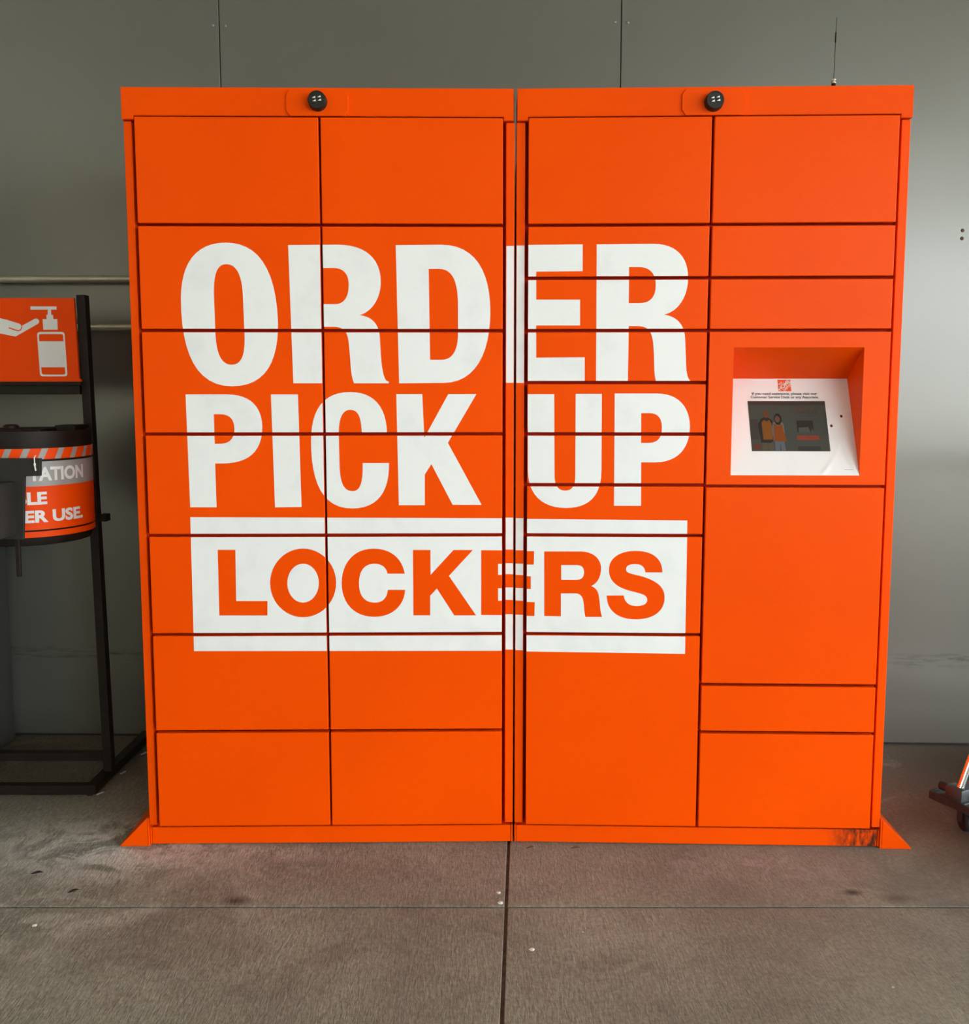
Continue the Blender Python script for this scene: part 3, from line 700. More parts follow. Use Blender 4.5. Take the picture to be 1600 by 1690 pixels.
def locker_bank(side):
    left = side == 'L'
    if left:
        root = thing('locker_bank', 'orange parcel locker bank on the left, fourteen equal doors under a black dial lock', 'locker',
                     (-0.94801, 2.59207, 0), 0.0147920, 'orange pick up locker banks')
        outer0, in0, in1, outer1 = -0.0027, 0.0181, 1.0057, 1.0286
        hd0, hd1 = -0.0030, 1.0250
        c0, cm0, cm1, c1 = 0.0294, 0.5106, 0.5165, 0.9968
    else:
        root = thing('locker_bank', 'orange parcel locker bank on the right with recessed white touchscreen panel', 'locker',
                     (0.08570, 2.60659, 0), -0.0293040, 'orange pick up locker banks')
        outer0, in0, in1, outer1 = -0.0009, 0.0224, 1.0069, 1.0304
        hd0, hd1 = 0.0005, 1.0300
        c0, cm0, cm1, c1 = 0.0308, 0.5108, 0.5182, 0.9976
    PY = 0.012
    # carcass
    bm = bmesh.new()
    box(bm, outer0 + 0.001, outer1 - 0.001, 0.15, 0.62, 0.03, 2.072)
    if left:
        box(bm, outer0 + 0.001, outer1 - 0.001, 0.032, 0.15, 0.03, 2.072)
    else:
        box(bm, outer0 + 0.001, 0.56, 0.032, 0.15, 0.03, 2.072)
        box(bm, 0.95, outer1 - 0.001, 0.032, 0.15, 0.03, 2.072)
        box(bm, 0.56, 0.95, 0.032, 0.15, 0.03, 1.035)
        box(bm, 0.56, 0.95, 0.032, 0.15, 1.43, 2.072)
    obj('carcass', bm, M_BODY, root)
    # shelf edges seen inside the door joints
    bm = bmesh.new()
    for k in range(1, 7):
        e1 = (cm0 + 0.002) if (not left and k == 4) else c1 - 0.004
        box(bm, c0 + 0.004, e1, 0.025, 0.034, zrow(k) - 0.0024, zrow(k) + 0.0010)
    obj('shelf_edge', bm, M_BODY, root)
    # side posts
    posts = []
    for a, b in ((outer0, in0), (in1, outer1)):
        bm = bmesh.new()
        box(bm, a, b, PY, 0.60, 0.0615, 1.9935, bev=0.0022, seg=3)
        posts.append((a, b, obj('side_post', bm, M_OR, root)))
    # header and its lock plate
    bm = bmesh.new()
    prism(bm, [(hd0, 1.9955), (c0 - 0.002, 1.9955), (c0 - 0.002, 2.0052), (c1 + 0.002, 2.0052), (c1 + 0.002, 1.9955), (hd1, 1.9955), (hd1, 2.0768), (hd0, 2.0768)], 'y', 0.0, 0.10)
    es = [e for e in bm.edges if all(v.co.y < 0.001 for v in e.verts)]
    bmesh.ops.bevel(bm, geom=es, offset=0.0015, segments=2, affect='EDGES')
    obj('header', bm, M_OR, root)
    B('top_panel', M_OR, root, outer0, outer1, 0.10, 0.62, 2.070, 2.0765, bev=0.001, seg=1)
    px0, px1 = (0.4280, 0.5910) if left else (0.4310, 0.5965)
    bm = bmesh.new()
    pz0, pz1 = 2.0045, 2.0705
    prism(bm, [(px0 + 0.010, pz0), (px1 - 0.010, pz0), (px1, pz0 + 0.014), (px1, pz1 - 0.014), (px1 - 0.010, pz1), (px0 + 0.010, pz1), (px0, pz1 - 0.014), (px0, pz0 + 0.014)], 'y', -0.0050, 0.0)
    es = [e for e in bm.edges if all(v.co.y < -0.0048 for v in e.verts)]
    bmesh.ops.bevel(bm, geom=es, offset=0.0008, segments=1, affect='EDGES')
    obj('lock_plate', bm, M_OR, root)
    # round combination lock
    lx, lz = (0.5120, 2.0395) if left else (0.5125, 2.0365)
    bm = bmesh.new()
    lathe(bm, [(0.0245, -0.0048), (0.0245, -0.0075), (0.0232, -0.010), (0.0232, -0.026), (0.0215, -0.0285), (0.0190, -0.0285), (0.0185, -0.0275), (0.0, -0.0275)], (lx, 0, lz), 'y', 48)
    lock = obj('combination_lock', bm, M_KNOB, root, smooth=True, label='black round combination dial lock')
    for i, (dx, dz) in enumerate(((-0.0072, 0.0052), (0.0066, 0.0068), (-0.0060, -0.0032), (0.0078, -0.0016))):
        bm = bmesh.new()
        box(bm, lx + dx - 0.0052, lx + dx + 0.0052, -0.0290, -0.0270, lz + dz - 0.0030, lz + dz + 0.0030)
        obj('dial_window', bm, M_DARK, lock)
        bm = bmesh.new()
        q = [(-0.0046, -0.0018), (0.0044, -0.0022), (0.0040, 0.0027), (0.0006, 0.0014)]
        vs = [bm.verts.new((lx + dx + a, -0.0293, lz + dz + b)) for a, b in q]
        bm.faces.new(vs)
        obj('dial_number', bm, M_DIAL, lock)
    # kick plate, split like the photo: long plate and narrow end flanges
    bm = bmesh.new()
    box(bm, outer0 + 0.0055, outer1 - 0.0055, 0.016, 0.60, 0.003, 0.0520, bev=0.0015)
    obj('kick_plate', bm, M_OR if left else M_ORD, root)
    for a, b in ((outer0, outer0 + 0.0044), (outer1 - 0.0044, outer1)):
        B('end_flange', M_OR, root, a, b, 0.0145, 0.60, 0.003, 0.0540, bev=0.0008, seg=1)
    # side ramp
    s = -1 if left else 1
    e = outer0 if left else outer1
    B('ramp_flange', M_OR, root, *sorted((e + s * 0.0008, e + s * 0.0052)), 0.009, 0.60, 0.0, 0.0825 if left else 0.086, bev=0.0006, seg=1)
    bm = bmesh.new()
    e2 = e + s * 0.0060
    tip = -0.0868 if left else 1.1195
    prism(bm, [(e2, 0.0), (tip, 0.0), (tip, 0.002), (e2, 0.0830)], 'y', 0.009, 0.62)
    bmesh.ops.bevel(bm, geom=[x for x in bm.edges if all(v.co.y < 0.0095 for v in x.verts)], offset=0.0009, segments=1, affect='EDGES')
    obj('side_ramp', bm, M_OR, root)
    # doors
    doors = []
    if left:
        for k in range(7):
            doors.append((c0, cm0, zrow(k), zrow(k + 1)))
            doors.append((cm1, c1, zrow(k), zrow(k + 1)))
    else:
        h = DZ / 2
        cuts = [zrow(0), zrow(2), zrow(3), zrow(3) + h, zrow(4), zrow(4) + h, zrow(5), zrow(5) + h, zrow(6), zrow(7)]
        doors += [(c0, cm0, a, b) for a, b in zip(cuts, cuts[1:])]
        cuts = [zrow(0), zrow(1), 0.4745, zrow(3) + h - 0.0020]
        doors += [(cm1, c1, a, b) for a, b in zip(cuts, cuts[1:])]
        cuts = [zrow(5), zrow(5) + h, zrow(6), zrow(7)]
        doors += [(cm1, c1, a, b) for a, b in zip(cuts, cuts[1:])]
    pr, bd = (PRINT_LEFT, BAND_LEFT) if left else (PRINT_RIGHT, BAND_RIGHT)
    prints = [flat_curve(pr), flat_curve(bd)]
    top = zrow(7)
    for a, b, za, zb in doors:
        z0 = za + (0.0020 if abs(za - Z0) < 1e-6 else HG)
        z1 = zb - (0.0010 if abs(zb - top) < 1e-6 else HG)
        bm = bmesh.new()
        box(bm, a, b, 0.0, 0.020, z0, z1, bev=0.0020, seg=2)
        d = obj('door', bm, M_OR, root)
        bmp = bmesh.new()
        for pm in prints:
            c = clipped(pm, a + 0.0008, b - 0.0008, z0 + 0.0008, z1 - 0.0008)
            if c:
                tmp = bpy.data.meshes.new('t')
                c.to_mesh(tmp)
                c.free()
                bmp.from_mesh(tmp)
        if bmp.faces:
            stand_up(bmp, -0.0003)
            print_pieces(bmp, d)
        else:
            bmp.free()
    for i, (a, b, p) in enumerate(posts):
        inner = (i == 1) if left else (i == 0)
        if not inner:
            continue
        bmp = bmesh.new()
        for pm in prints:
            c = clipped(pm, a + 0.0012, b - 0.0012, 0.07, 1.99)
            if c:
                tmp = bpy.data.meshes.new('t')
                c.to_mesh(tmp)
                c.free()
                bmp.from_mesh(tmp)
        stand_up(bmp, PY - 0.0003)
        print_pieces(bmp, p)
    return root, (cm1, c1)

bankL, _ = locker_bank('L')
bankR, (kc0, kc1) = locker_bank('R')

# ------------------------------------------------------------------ touchscreen recess in the right bank
kz0, kz1 = zrow(3) + DZ / 2 - 0.0020 + HG, zrow(5) - HG
ox0, ox1, oz0, oz1, bz, by = 0.5830, 0.9290, 1.0590, 1.4030, 1.3205, 0.125
bm = bmesh.new()
for x0, x1, z0, z1 in ((kc0, ox0, kz0, kz1), (ox1, kc1, kz0, kz1), (ox0, ox1, kz0, oz0), (ox0, ox1, oz1, kz1)):
    v = [bm.verts.new((x, 0, z)) for x, z in ((x0, z0), (x1, z0), (x1, z1), (x0, z1))]
    bm.faces.new(v)
for x, z0, z1 in ((kc0, kz0, kz1), (kc1, kz0, kz1)):
    bm.faces.new([bm.verts.new(p) for p in ((x, 0, z0), (x, 0, z1), (x, 0.02, z1), (x, 0.02, z0))])
for z in (kz0, kz1):
    bm.faces.new([bm.verts.new(p) for p in ((kc0, 0, z), (kc1, 0, z), (kc1, 0.02, z), (kc0, 0.02, z))])
bmesh.ops.remove_doubles(bm, verts=bm.verts[:], dist=1e-6)
kf = obj('screen_surround', bm, M_OR, bankR)
bm = bmesh.new()
def quad(bm, *ps):
    return bm.faces.new([bm.verts.new(p) for p in ps])
quad(bm, (ox0, 0, oz1), (ox1, 0, oz1), (ox1, by, bz), (ox0, by, bz))
for x in (ox0, ox1):
    quad(bm, (x, 0, oz0), (x, by, bz), (x, 0, oz1))
bmesh.ops.remove_doubles(bm, verts=bm.verts[:], dist=1e-6)
obj('recess_lining', bm, M_OR, kf)

# sloping white fascia; local frame: u along the bank, t up the slope
SL = math.hypot(by, bz - oz0)
fas = bpy.data.objects.new('fascia_frame', None)
def sl(u, t, n=0.0):
    """point on the slope; n lifts it off the surface"""
    ty, tz = by / SL, (bz - oz0) / SL
    return (u, t * ty - n * tz, oz0 + t * tz + n * ty)
M_FAS = mottled('white_fascia_vinyl', (0.80, 0.79, 0.79), (0.72, 0.71, 0.71), 7, 0.28, 0.5, 0.8)
nb = M_FAS.node_tree
bp = N(M_FAS, 'ShaderNodeBump', Strength=0.35, Distance=0.01)
nz = N(M_FAS, 'ShaderNodeTexNoise', Scale=9.0, Detail=1)
tcc = N(M_FAS, 'ShaderNodeTexCoord')
L(M_FAS, tcc.outputs['Object'], nz.inputs['Vector'])
L(M_FAS, nz.outputs['Fac'], bp.inputs['Height'])
L(M_FAS, bp.outputs['Normal'], nb.nodes['Principled BSDF'].inputs['Normal'])
bpy.data.objects.remove(fas)
# fascia grid with a lifted vinyl crease near the lower right corner
bm = bmesh.new()
NU, NT = 70, 56
def crease(u, t):
    h = 0.0
    for (u0, t0, u1, t1, bend) in ((0.832, 0.006, 0.893, 0.118, 0.010), (0.926, 0.006, 0.893, 0.118, -0.006)):
        du, dt = u1 - u0, t1 - t0
        s = max(0, min(1, ((u - u0) * du + (t - t0) * dt) / (du * du + dt * dt)))
        pu, pt = u0 + du * s + bend * math.sin(s * math.pi) * 1.0, t0 + dt * s
        dd = math.hypot(u - pu, t - pt)
        h = max(h, 0.0032 * math.exp(-(dd / 0.0055) ** 2) * (1 - 0.6 * s))
    # long swell in the upper left
    s = (u - ox0) * 0.9 - (t - 0.235)
    h += 0.0018 * math.exp(-((t - 0.236 - (u - ox0) * 0.45) / 0.012) ** 2) * max(0, 1 - (u - ox0) / 0.11)
    return h
grid = []
for j in range(NT + 1):
    row = []
    for i in range(NU + 1):
        u = ox0 + (ox1 - ox0) * i / NU
        t = SL * j / NT
        edge = min(1, min(i, NU - i, j, NT - j) / 2)
        row.append(bm.verts.new(sl(u, t, 0.0006 + crease(u, t) * edge)))
    grid.append(row)
for j in range(NT):
    for i in range(NU):
        f = bm.faces.new((grid[j][i], grid[j][i + 1], grid[j + 1][i + 1], grid[j + 1][i]))
        f.smooth = True
fascia = obj('fascia', bm, M_FAS, kf, label='white sloping vinyl-covered panel')

def on_slope(me, u, t, n, name, m, parent):
    bm = bmesh.new()
    bm.from_mesh(me)
    for v in bm.verts:
        v.co = Vector(sl(u + v.co.x, t + v.co.y, n))
    for f in bm.faces:
        f.normal_update()
        if f.normal.y > 0:
            f.normal_flip()
    return obj(name, bm, m, parent)

M_INK = mat('black_ink', (0.03, 0.03, 0.035), 0.5)
on_slope(fit_text('If you need assistance, please visit our', 0.180, 0.0105, 0.016), 0.6600, 0.2368, 0.0012, 'lettering', M_INK, kf)
on_slope(fit_text('Customer Service Desk or any Associate.', 0.1885, 0.0105, 0.016), 0.6555, 0.2262, 0.0012, 'lettering', M_INK, kf)
# small square store emblem: white stencil words running up the diagonal
M_LOGO = mat('emblem_orange', (0.78, 0.10, 0.02), 0.45)
lu, lt, ls = 0.7345, 0.2505, 0.0355
on_slope(flat_curve([[0, 0, ls, 0, ls, ls, 0, ls]]), lu, lt, 0.0013, 'emblem', M_LOGO, kf)
def diag_words(size, words, parent, u0, t0, n, m, name='lettering'):
    bmw = bmesh.new()
    c, s = math.cos(R(42)), math.sin(R(42))
    for txt, x, y, w, h in words:
        me = fit_text(txt, w * size, h * size, 0.03)
        tmp = bmesh.new()
        tmp.from_mesh(me)
        for v in tmp.verts:
            a, b = v.co.x + x * size, v.co.y + y * size
            v.co = Vector((size / 2 + a * c - b * s, size / 2 + a * s + b * c, 0))
        me2 = bpy.data.meshes.new('t')
        tmp.to_mesh(me2)
        tmp.free()
        bmw.from_mesh(me2)
    me3 = bpy.data.meshes.new('t')
    bmw.to_mesh(me3)
    bmw.free()
    c3 = clipped(me3, 0.0005, size - 0.0005, 0.0005, size - 0.0005)
    me4 = bpy.data.meshes.new('t')
    c3.to_mesh(me4)
    c3.free()
    on_slope(me4, u0, t0, n, name, m, parent)
diag_words(ls, (('THE', -0.30, 0.24, 0.36, 0.16), ('HOME', -0.60, -0.13, 1.18, 0.33), ('DEPOT', -0.34, -0.36, 0.84, 0.19)), kf, lu, lt, 0.0017, M_SIGNW)

# screen and what it shows (a flat, dim picture)
su0, su1, st0, st1 = 0.6462, 0.8592, 0.0700, 0.2205
M_SCR = mat('screen_glass', (0.050, 0.055, 0.048), 0.12)
bm = bmesh.new()
quad(bm, sl(su0, st0, 0.0012), sl(su1, st0, 0.0012), sl(su1, st1, 0.0012), sl(su0, st1, 0.0012))
quad(bm, sl(su0, st0, 0.0012), sl(su1, st0, 0.0012), sl(su1, st0, 0.0003), sl(su0, st0, 0.0003))
scr = obj('touchscreen', bm, M_SCR, kf, label='dim touchscreen')
def pic(loops, color, name, n=0.0016, rough=0.25):
    m = mat('screen_' + name, color, rough)
    on_slope(flat_curve(loops), 0, 0, n, name, m, kf)
def rect(a, b, c, d):
    return [a, c, b, c, b, d, a, d]
def ell(cx, cy, rx, ry, k=18):
    out = []
    for i in range(k):
        t = 2 * math.pi * i / k
        out += [cx + rx * math.cos(t), cy + ry * math.sin(t)]
    return out
pic([rect(su0, su1, st1 - 0.012, st1)], (0.045, 0.028, 0.026), 'picture_header', 0.0014)
pic([rect(0.648, 0.670, 0.105, 0.165)], (0.040, 0.036, 0.032), 'picture_backdrop', 0.0014)
# two shop staff in aprons, as printed in the picture
pic([[0.6745, 0.0712, 0.6775, 0.107, 0.7060, 0.107, 0.7075, 0.0712, 0.6930, 0.0712, 0.6915, 0.098, 0.6895, 0.0712]], (0.075, 0.065, 0.042), 'picture_trousers')
pic([[0.6735, 0.095, 0.6705, 0.125, 0.6695, 0.150, 0.6770, 0.166, 0.6870, 0.171, 0.6975, 0.171, 0.7080, 0.162, 0.7110, 0.148, 0.7080, 0.100, 0.700, 0.094]], (0.016, 0.016, 0.018), 'picture_shirt', 0.0017)
pic([ell(0.6930, 0.1810, 0.0085, 0.0120)], (0.10, 0.042, 0.018), 'picture_face', 0.0019)
pic([[0.6800, 0.104, 0.6790, 0.155, 0.6860, 0.163, 0.6935, 0.158, 0.7010, 0.163, 0.7065, 0.150, 0.7060, 0.104]], (0.17, 0.060, 0.008), 'picture_apron', 0.0019)
pic([[0.7105, 0.0712, 0.7110, 0.104, 0.7370, 0.104, 0.7385, 0.0712, 0.7270, 0.0712, 0.7250, 0.095, 0.7225, 0.0712]], (0.09, 0.105, 0.125), 'picture_jeans')
pic([[0.7075, 0.100, 0.7055, 0.130, 0.7080, 0.152, 0.7170, 0.160, 0.7310, 0.160, 0.7390, 0.150, 0.7400, 0.125, 0.7360, 0.100]], (0.12, 0.13, 0.14), 'picture_sleeve', 0.0017)
pic([ell(0.7245, 0.1650, 0.0105, 0.0175)], (0.012, 0.010, 0.010), 'picture_hair', 0.0018)
pic([ell(0.7230, 0.1650, 0.0070, 0.0100)], (0.11, 0.055, 0.035), 'picture_face', 0.0021)
pic([[0.7095, 0.099, 0.7125, 0.152, 0.7180, 0.150, 0.7230, 0.143, 0.7290, 0.150, 0.7350, 0.150, 0.7390, 0.120, 0.7440, 0.099]], (0.19, 0.045, 0.006), 'picture_apron', 0.0020)
pic([rect(0.7750, 0.8200, 0.1262, 0.1610)], (0.020, 0.017, 0.014), 'picture_thumbnail')
pic([[0.7790, 0.1262, 0.7790, 0.140, 0.8060, 0.142, 0.8100, 0.1262], [0.8120, 0.1262, 0.8160, 0.1380, 0.8200, 0.1262]], (0.060, 0.065, 0.062), 'picture_counter', 0.0018)
pic([rect(0.7720, 0.8330, 0.1032, 0.1162)], (0.20, 0.035, 0.020), 'screen_button')
pic([rect(0.7725, 0.8330, 0.0708, 0.0846)], (0.028, 0.028, 0.027), 'grey_button')
pic([rect(0.6520, 0.6710, 0.0750, 0.0900)], (0.11, 0.030, 0.022), 'picture_emblem')
M_SRED = mat('screen_red_text', (0.10, 0.028, 0.028), 0.3)
M_SGRY = mat('screen_grey_text', (0.022, 0.024, 0.022), 0.3)
on_slope(fit_text('Welcome to', 0.0480, 0.0072, 0.016), 0.7770, 0.1935, 0.0016, 'lettering', M_SRED, kf)
on_slope(fit_text('Online Order Pick Up', 0.0830, 0.0080, 0.016), 0.7600, 0.1822, 0.0016, 'lettering', M_SRED, kf)
on_slope(flat_curve([rect(0.7700, 0.8300, 0.1685, 0.1705)]), 0, 0, 0.0016, 'text_line', M_SGRY, kf)
on_slope(flat_curve([rect(0.8904, 0.9145, 0.0155, 0.0168)]), 0, 0, 0.0014, 'text_line', M_GREYV, kf)
M_HOLE = mat('drilled_hole', (0.05, 0.004, 0.006), 0.6)
for u, t in ((0.8998, 0.1746), (0.8696, 0.1455)):
    on_slope(flat_curve([ell(u, t, 0.0036, 0.0042, 16)]), 0, 0, 0.0013, 'drilled_hole', M_HOLE, kf)

# ------------------------------------------------------------------ whip antenna on top of the right bank
ax, ay = 0.9420, 2.680
ant = thing('antenna', 'thin black whip antenna standing on the right locker top', 'antenna', (ax, ay, 2.0760))
bm = bmesh.new()
lathe(bm, [(0.013, 0.0), (0.013, 0.006), (0.0065, 0.010), (0.0058, 0.034), (0.0045, 0.036)], (0, 0, 0), 'z', 20)
obj('magnet_base', bm, M_BLACK, ant, smooth=True)
bm = bmesh.new()
lathe(bm, [(0.0062, 0.036), (0.0062, 0.039), (0.0035, 0.040), (0.0035, 0.042), (0.0062, 0.043), (0.0062, 0.046), (0.0020, 0.047)], (0, 0, 0), 'z', 16)
obj('coil_collar', bm, M_STEEL, ant, smooth=True)
bm = bmesh.new()
tube(bm, [(0, 0, 0.044), (0.0010, 0, 0.142)], 0.0009, 8)
tube(bm, [(0.0012, 0, 0.168), (0.0016, 0, 0.206)], 0.0008, 8)
obj('whip', bm, M_BLACK, ant, smooth=True)
bm = bmesh.new()
tube(bm, [(0.0010, 0, 0.140), (0.0010, 0, 0.143), (0.0012, 0, 0.167), (0.0012, 0, 0.170)], [0.0010, 0.0022, 0.0022, 0.0010], 10)
obj('loading_coil', bm, M_BLACK, ant, smooth=True)

# ------------------------------------------------------------------ sanitiser stand at the left
SB = (-1.26, 3.065)
stand = thing('sanitizer_stand', 'black square-tube stand with orange hand sanitizer sign left of the lockers', 'stand', (-1.66, 3.1, 0))
def SP(x, y, z):
    return (x + 1.66, y - 3.1, z)
def bar(name, p, q, w, h, m, parent):
    """rectangular bar between two world points; w across, h along the other side"""
    bm = bmesh.new()
    p, q = Vector(SP(*p)), Vector(SP(*q))
    d = (q - p)
    ln = d.length
    box(bm, -w / 2, w / 2, -h / 2, h / 2, 0, ln, bev=0.0015)
    rot = d.to_track_quat('Z', 'Y').to_matrix().to_4x4()
    if abs(d.normalized().z) > 0.9:
        rot = Matrix.Rotation(math.atan2(d.x, d.z), 4, 'Y')
    bmesh.ops.transform(bm, matrix=Matrix.Translation(p) @ rot, verts=bm.verts[:])
    return obj(name, bm, m, parent)
# uprights lean a little, as in the photo
for x_foot, x_top in ((-1.2455, -1.2690), (-2.320, -2.3435)):
    bar('upright', (x_foot, 3.067, 0.032), (x_top, 3.067, 1.585), 0.0275, 0.034, M_BLACK, stand)
for x in (-1.2565, -2.32):
    bm = bmesh.new()
    a = (x, 2.935), (x + 0.010 if x > -2 else x, 3.425)
    prism(bm, [(a[0][0] - 0.017 + 1.66, a[0][1] - 3.1), (a[0][0] + 0.017 + 1.66, a[0][1] - 3.1), (a[1][0] + 0.017 + 1.66, a[1][1] - 3.1), (a[1][0] - 0.017 + 1.66, a[1][1] - 3.1)], 'z', 0.004, 0.034)
    bmesh.ops.bevel(bm, geom=bm.edges[:], offset=0.0015, segments=1, affect='EDGES')
    obj('base_rail', bm, M_BLACK, stand)
bm = bmesh.new()
box(bm, *(-2.303 + 1.66, -1.273 + 1.66), 2.935 - 3.1, 2.965 - 3.1, 0.004, 0.034, bev=0.0015)
obj('front_bar', bm, M_BLACK, stand)
bm = bmesh.new()
box(bm, -2.306 + 1.66, -1.262 + 1.66, 3.052 - 3.1, 3.082 - 3.1, 0.068, 0.095, bev=0.0015)
obj('lower_crossbar', bm, M_BLACK, stand)
bm = bmesh.new()
box(bm, -2.330 + 1.66, -1.280 + 1.66, 3.040 - 3.1, 3.085 - 3.1, 1.274, 1.307, bev=0.0015)
obj('sign_channel', bm, M_BLACK, stand)
B('channel_lip', M_BLACK, stand, -2.330 + 1.66, -1.272 + 1.66, 3.034 - 3.1, 3.040 - 3.1, 1.302, 1.314, bev=0.001, seg=1)
# glides under the base, two of them with a scrap of clear tape
for x, y in ((-1.262, 2.945), (-1.247, 3.40), (-2.32, 2.945), (-2.32, 3.40)):
    bm = bmesh.new()
    lathe(bm, [(0.011, 0.0), (0.012, 0.004)], SP(x, y, 0.0), 'z', 14)
    obj('glide', bm, M_RUBBER, stand)
M_TAPE = mat('clear_tape', (0.65, 0.66, 0.66), 0.15)
for x, y, a in ((-1.235, 2.955, 0.4), (-1.222, 3.12, 0.75), (-1.212, 3.29, 0.6)):
    bm = bmesh.new()
    box(bm, -0.012, 0.012, -0.004, 0.004, 0.0, 0.0018)
    bmesh.ops.transform(bm, matrix=Matrix.Translation(SP(x, y, 0)) @ Matrix.Rotation(a + 0.5, 4, 'Z'), verts=bm.verts[:])
    obj('tape_scrap', bm, M_TAPE, stand)
# sign board
bm = bmesh.new()
Y0, Y1 = 3.036 - 3.1, 3.046 - 3.1
prism(bm, [(-2.325 + 1.66, 1.314), (-1.2715 + 1.66, 1.314), (-1.2725 + 1.66, 1.321), (-1.2785 + 1.66, 1.324), (-1.2842 + 1.66, 1.5735), (-2.325 + 1.66, 1.5735)], 'y', Y0, Y1)
sign = obj('sign_board', bm, M_SIGN, stand, label='orange board with a white hand under a pump bottle')
def sign_shape(name, loops, m, n=0.0005):
    bm = bmesh.new()
    bm.from_mesh(flat_curve([[c + (1.66 if i % 2 == 0 else 0) for i, c in enumerate(g)] for g in loops]))
    stand_up(bm, Y0 - n)
    return obj(name, bm, m, sign)
sign_shape('bottle_symbol', [[-1.4205, 1.5478, -1.3388, 1.5477, -1.3393, 1.5378, -1.3564, 1.5378, -1.3568, 1.5214, -1.3511, 1.5218, -1.3503, 1.5089, -1.3380, 1.5089, -1.3383, 1.4757, -1.3836, 1.4755, -1.3841, 1.5089, -1.3716, 1.5085, -1.3715, 1.5219, -1.3675, 1.5215, -1.3667, 1.5378, -1.4210, 1.5374],
    [-1.4037, 1.4589, -1.4019, 1.4659, -1.3957, 1.4689, -1.3269, 1.4689, -1.3199, 1.4669, -1.3172, 1.4599, -1.3142, 1.3382, -1.3159, 1.3326, -1.3221, 1.3302, -1.3922, 1.3302, -1.3982, 1.3322, -1.4006, 1.3383],
    [-1.3983, 1.4569, -1.3971, 1.4605, -1.3936, 1.4619, -1.3262, 1.4619, -1.3232, 1.4605, -1.3224, 1.4569, -1.3218, 1.4399, -1.3981, 1.4399],
    [-1.3957, 1.3589, -1.3212, 1.3588, -1.3205, 1.3423, -1.3217, 1.3378, -1.3259, 1.3358, -1.3879, 1.3359, -1.3929, 1.3373, -1.3947, 1.3413]], M_SIGNW)
sign_shape('hand_symbol', [[-1.650, 1.512, -1.5690, 1.512, -1.5169, 1.5114, -1.4949, 1.506, -1.4591, 1.495, -1.4536, 1.492, -1.4512, 1.486, -1.4483, 1.489, -1.4068, 1.5105, -1.3998, 1.5095, -1.3954, 1.5039, -1.3957, 1.4979, -1.3995, 1.4939, -1.4713, 1.4546, -1.5194, 1.464, -1.5690, 1.468, -1.650, 1.466]], M_SIGNW)
sign_shape('thumb_line', [[-1.4910, 1.4834, -1.4642, 1.4746, -1.4581, 1.475, -1.4534, 1.479, -1.4515, 1.485, -1.4488, 1.4874, -1.4498, 1.480, -1.4537, 1.474, -1.4603, 1.471, -1.4660, 1.4714, -1.4918, 1.480]], M_SIGN, 0.0009)

# ------------------------------------------------------------------ round wipe bin hung on the stand
BC = (-1.368, 2.860)
BR = 0.180
bin_ = thing('waste_bin', 'round black bin wrapped in an orange and grey vinyl band with white letters', 'bin', (BC[0], BC[1], 0.842))
bz0 = 0.842
bm = bmesh.new()
lathe(bm, [(0.150, 0.0), (BR - 0.012, 0.004), (BR - 0.004, 0.026), (BR - 0.002, 0.278), (BR - 0.001, 0.283), (BR + 0.001, 0.330), (BR - 0.006, 0.330), (BR - 0.010, 0.10), (0.0, 0.09)], (0, 0, 0), 'z', 96)
obj('shell', bm, M_BLACK, bin_, smooth=True)
def band(name, z0, z1, m, r=BR, a0=-200, a1=160, step=3):
    bm = bmesh.new()
    prev = None
    n = int((a1 - a0) / step)
    for i in range(n + 1):
        t = R(a0 + (a1 - a0) * i / n)
        c = [bm.verts.new((q * math.sin(t), -q * math.cos(t), z)) for q, z in ((r, z0 - bz0), (r, z1 - bz0), (r - 0.004, z1 - bz0), (r - 0.004, z0 - bz0))]
        if prev:
            for k in range(4):
                j = (k + 1) % 4
                f = bm.faces.new((prev[k], c[k], c[j], prev[j]))
        prev = c
    bmesh.ops.recalc_face_normals(bm, faces=bm.faces[:])
    return obj(name, bm, m, bin_, smooth=True)
band('lower_band', 0.8700, 0.8865, M_SIGN)
wrap = band('wrap', 0.8915, 1.0165, M_SIGN)
gband = band('grey_band', 1.0165, 1.0865, M_GREYV)
sband = band('stripe_band', 1.0930, 1.1240, M_SIGN, BR + 0.001)
bm = bmesh.new()
for i in range(24):
    c0 = 3.0 + 15 * i
    cols = []
    for k in range(4):
        a = c0 + 5.6 * k / 3
        cols.append([bm.verts.new(((BR + 0.0016) * math.sin(R(a + sh)), -(BR + 0.0016) * math.cos(R(a + sh)), z - bz0)) for sh, z in ((0, 1.0932), (4.4, 1.1238))])
    for p, q in zip(cols, cols[1:]):
        bm.faces.new((p[0], q[0], q[1], p[1]))
obj('slanted_stripes', bm, M_GREYV, sband)
def wrap_text(txt, w, h, th_end, z, parent, m=M_SIGNW, bold=0.04):
    me = fit_text(txt, w, h, bold)
    bm = bmesh.new()
    bm.from_mesh(me)
    for k in range(1, 40):
        x = w * k / 40
        bmesh.ops.bisect_plane(bm, geom=bm.verts[:] + bm.edges[:] + bm.faces[:], plane_co=(x, 0, 0), plane_no=(1, 0, 0), dist=1e-6)
    r = BR + 0.0006
    for v in bm.verts:
        t = R(th_end) - (w - v.co.x) / BR
        v.co = Vector((r * math.sin(t), -r * math.cos(t), z + v.co.y - bz0))
    obj('lettering', bm, m, parent)
wrap_text('TATION', 0.170, 0.040, 79.5, 1.0310, gband)
wrap_text('BLE', 0.083, 0.036, 40.0, 0.9640, wrap)
wrap_text('ER USE.', 0.176, 0.036, 76.4, 0.9120, wrap)
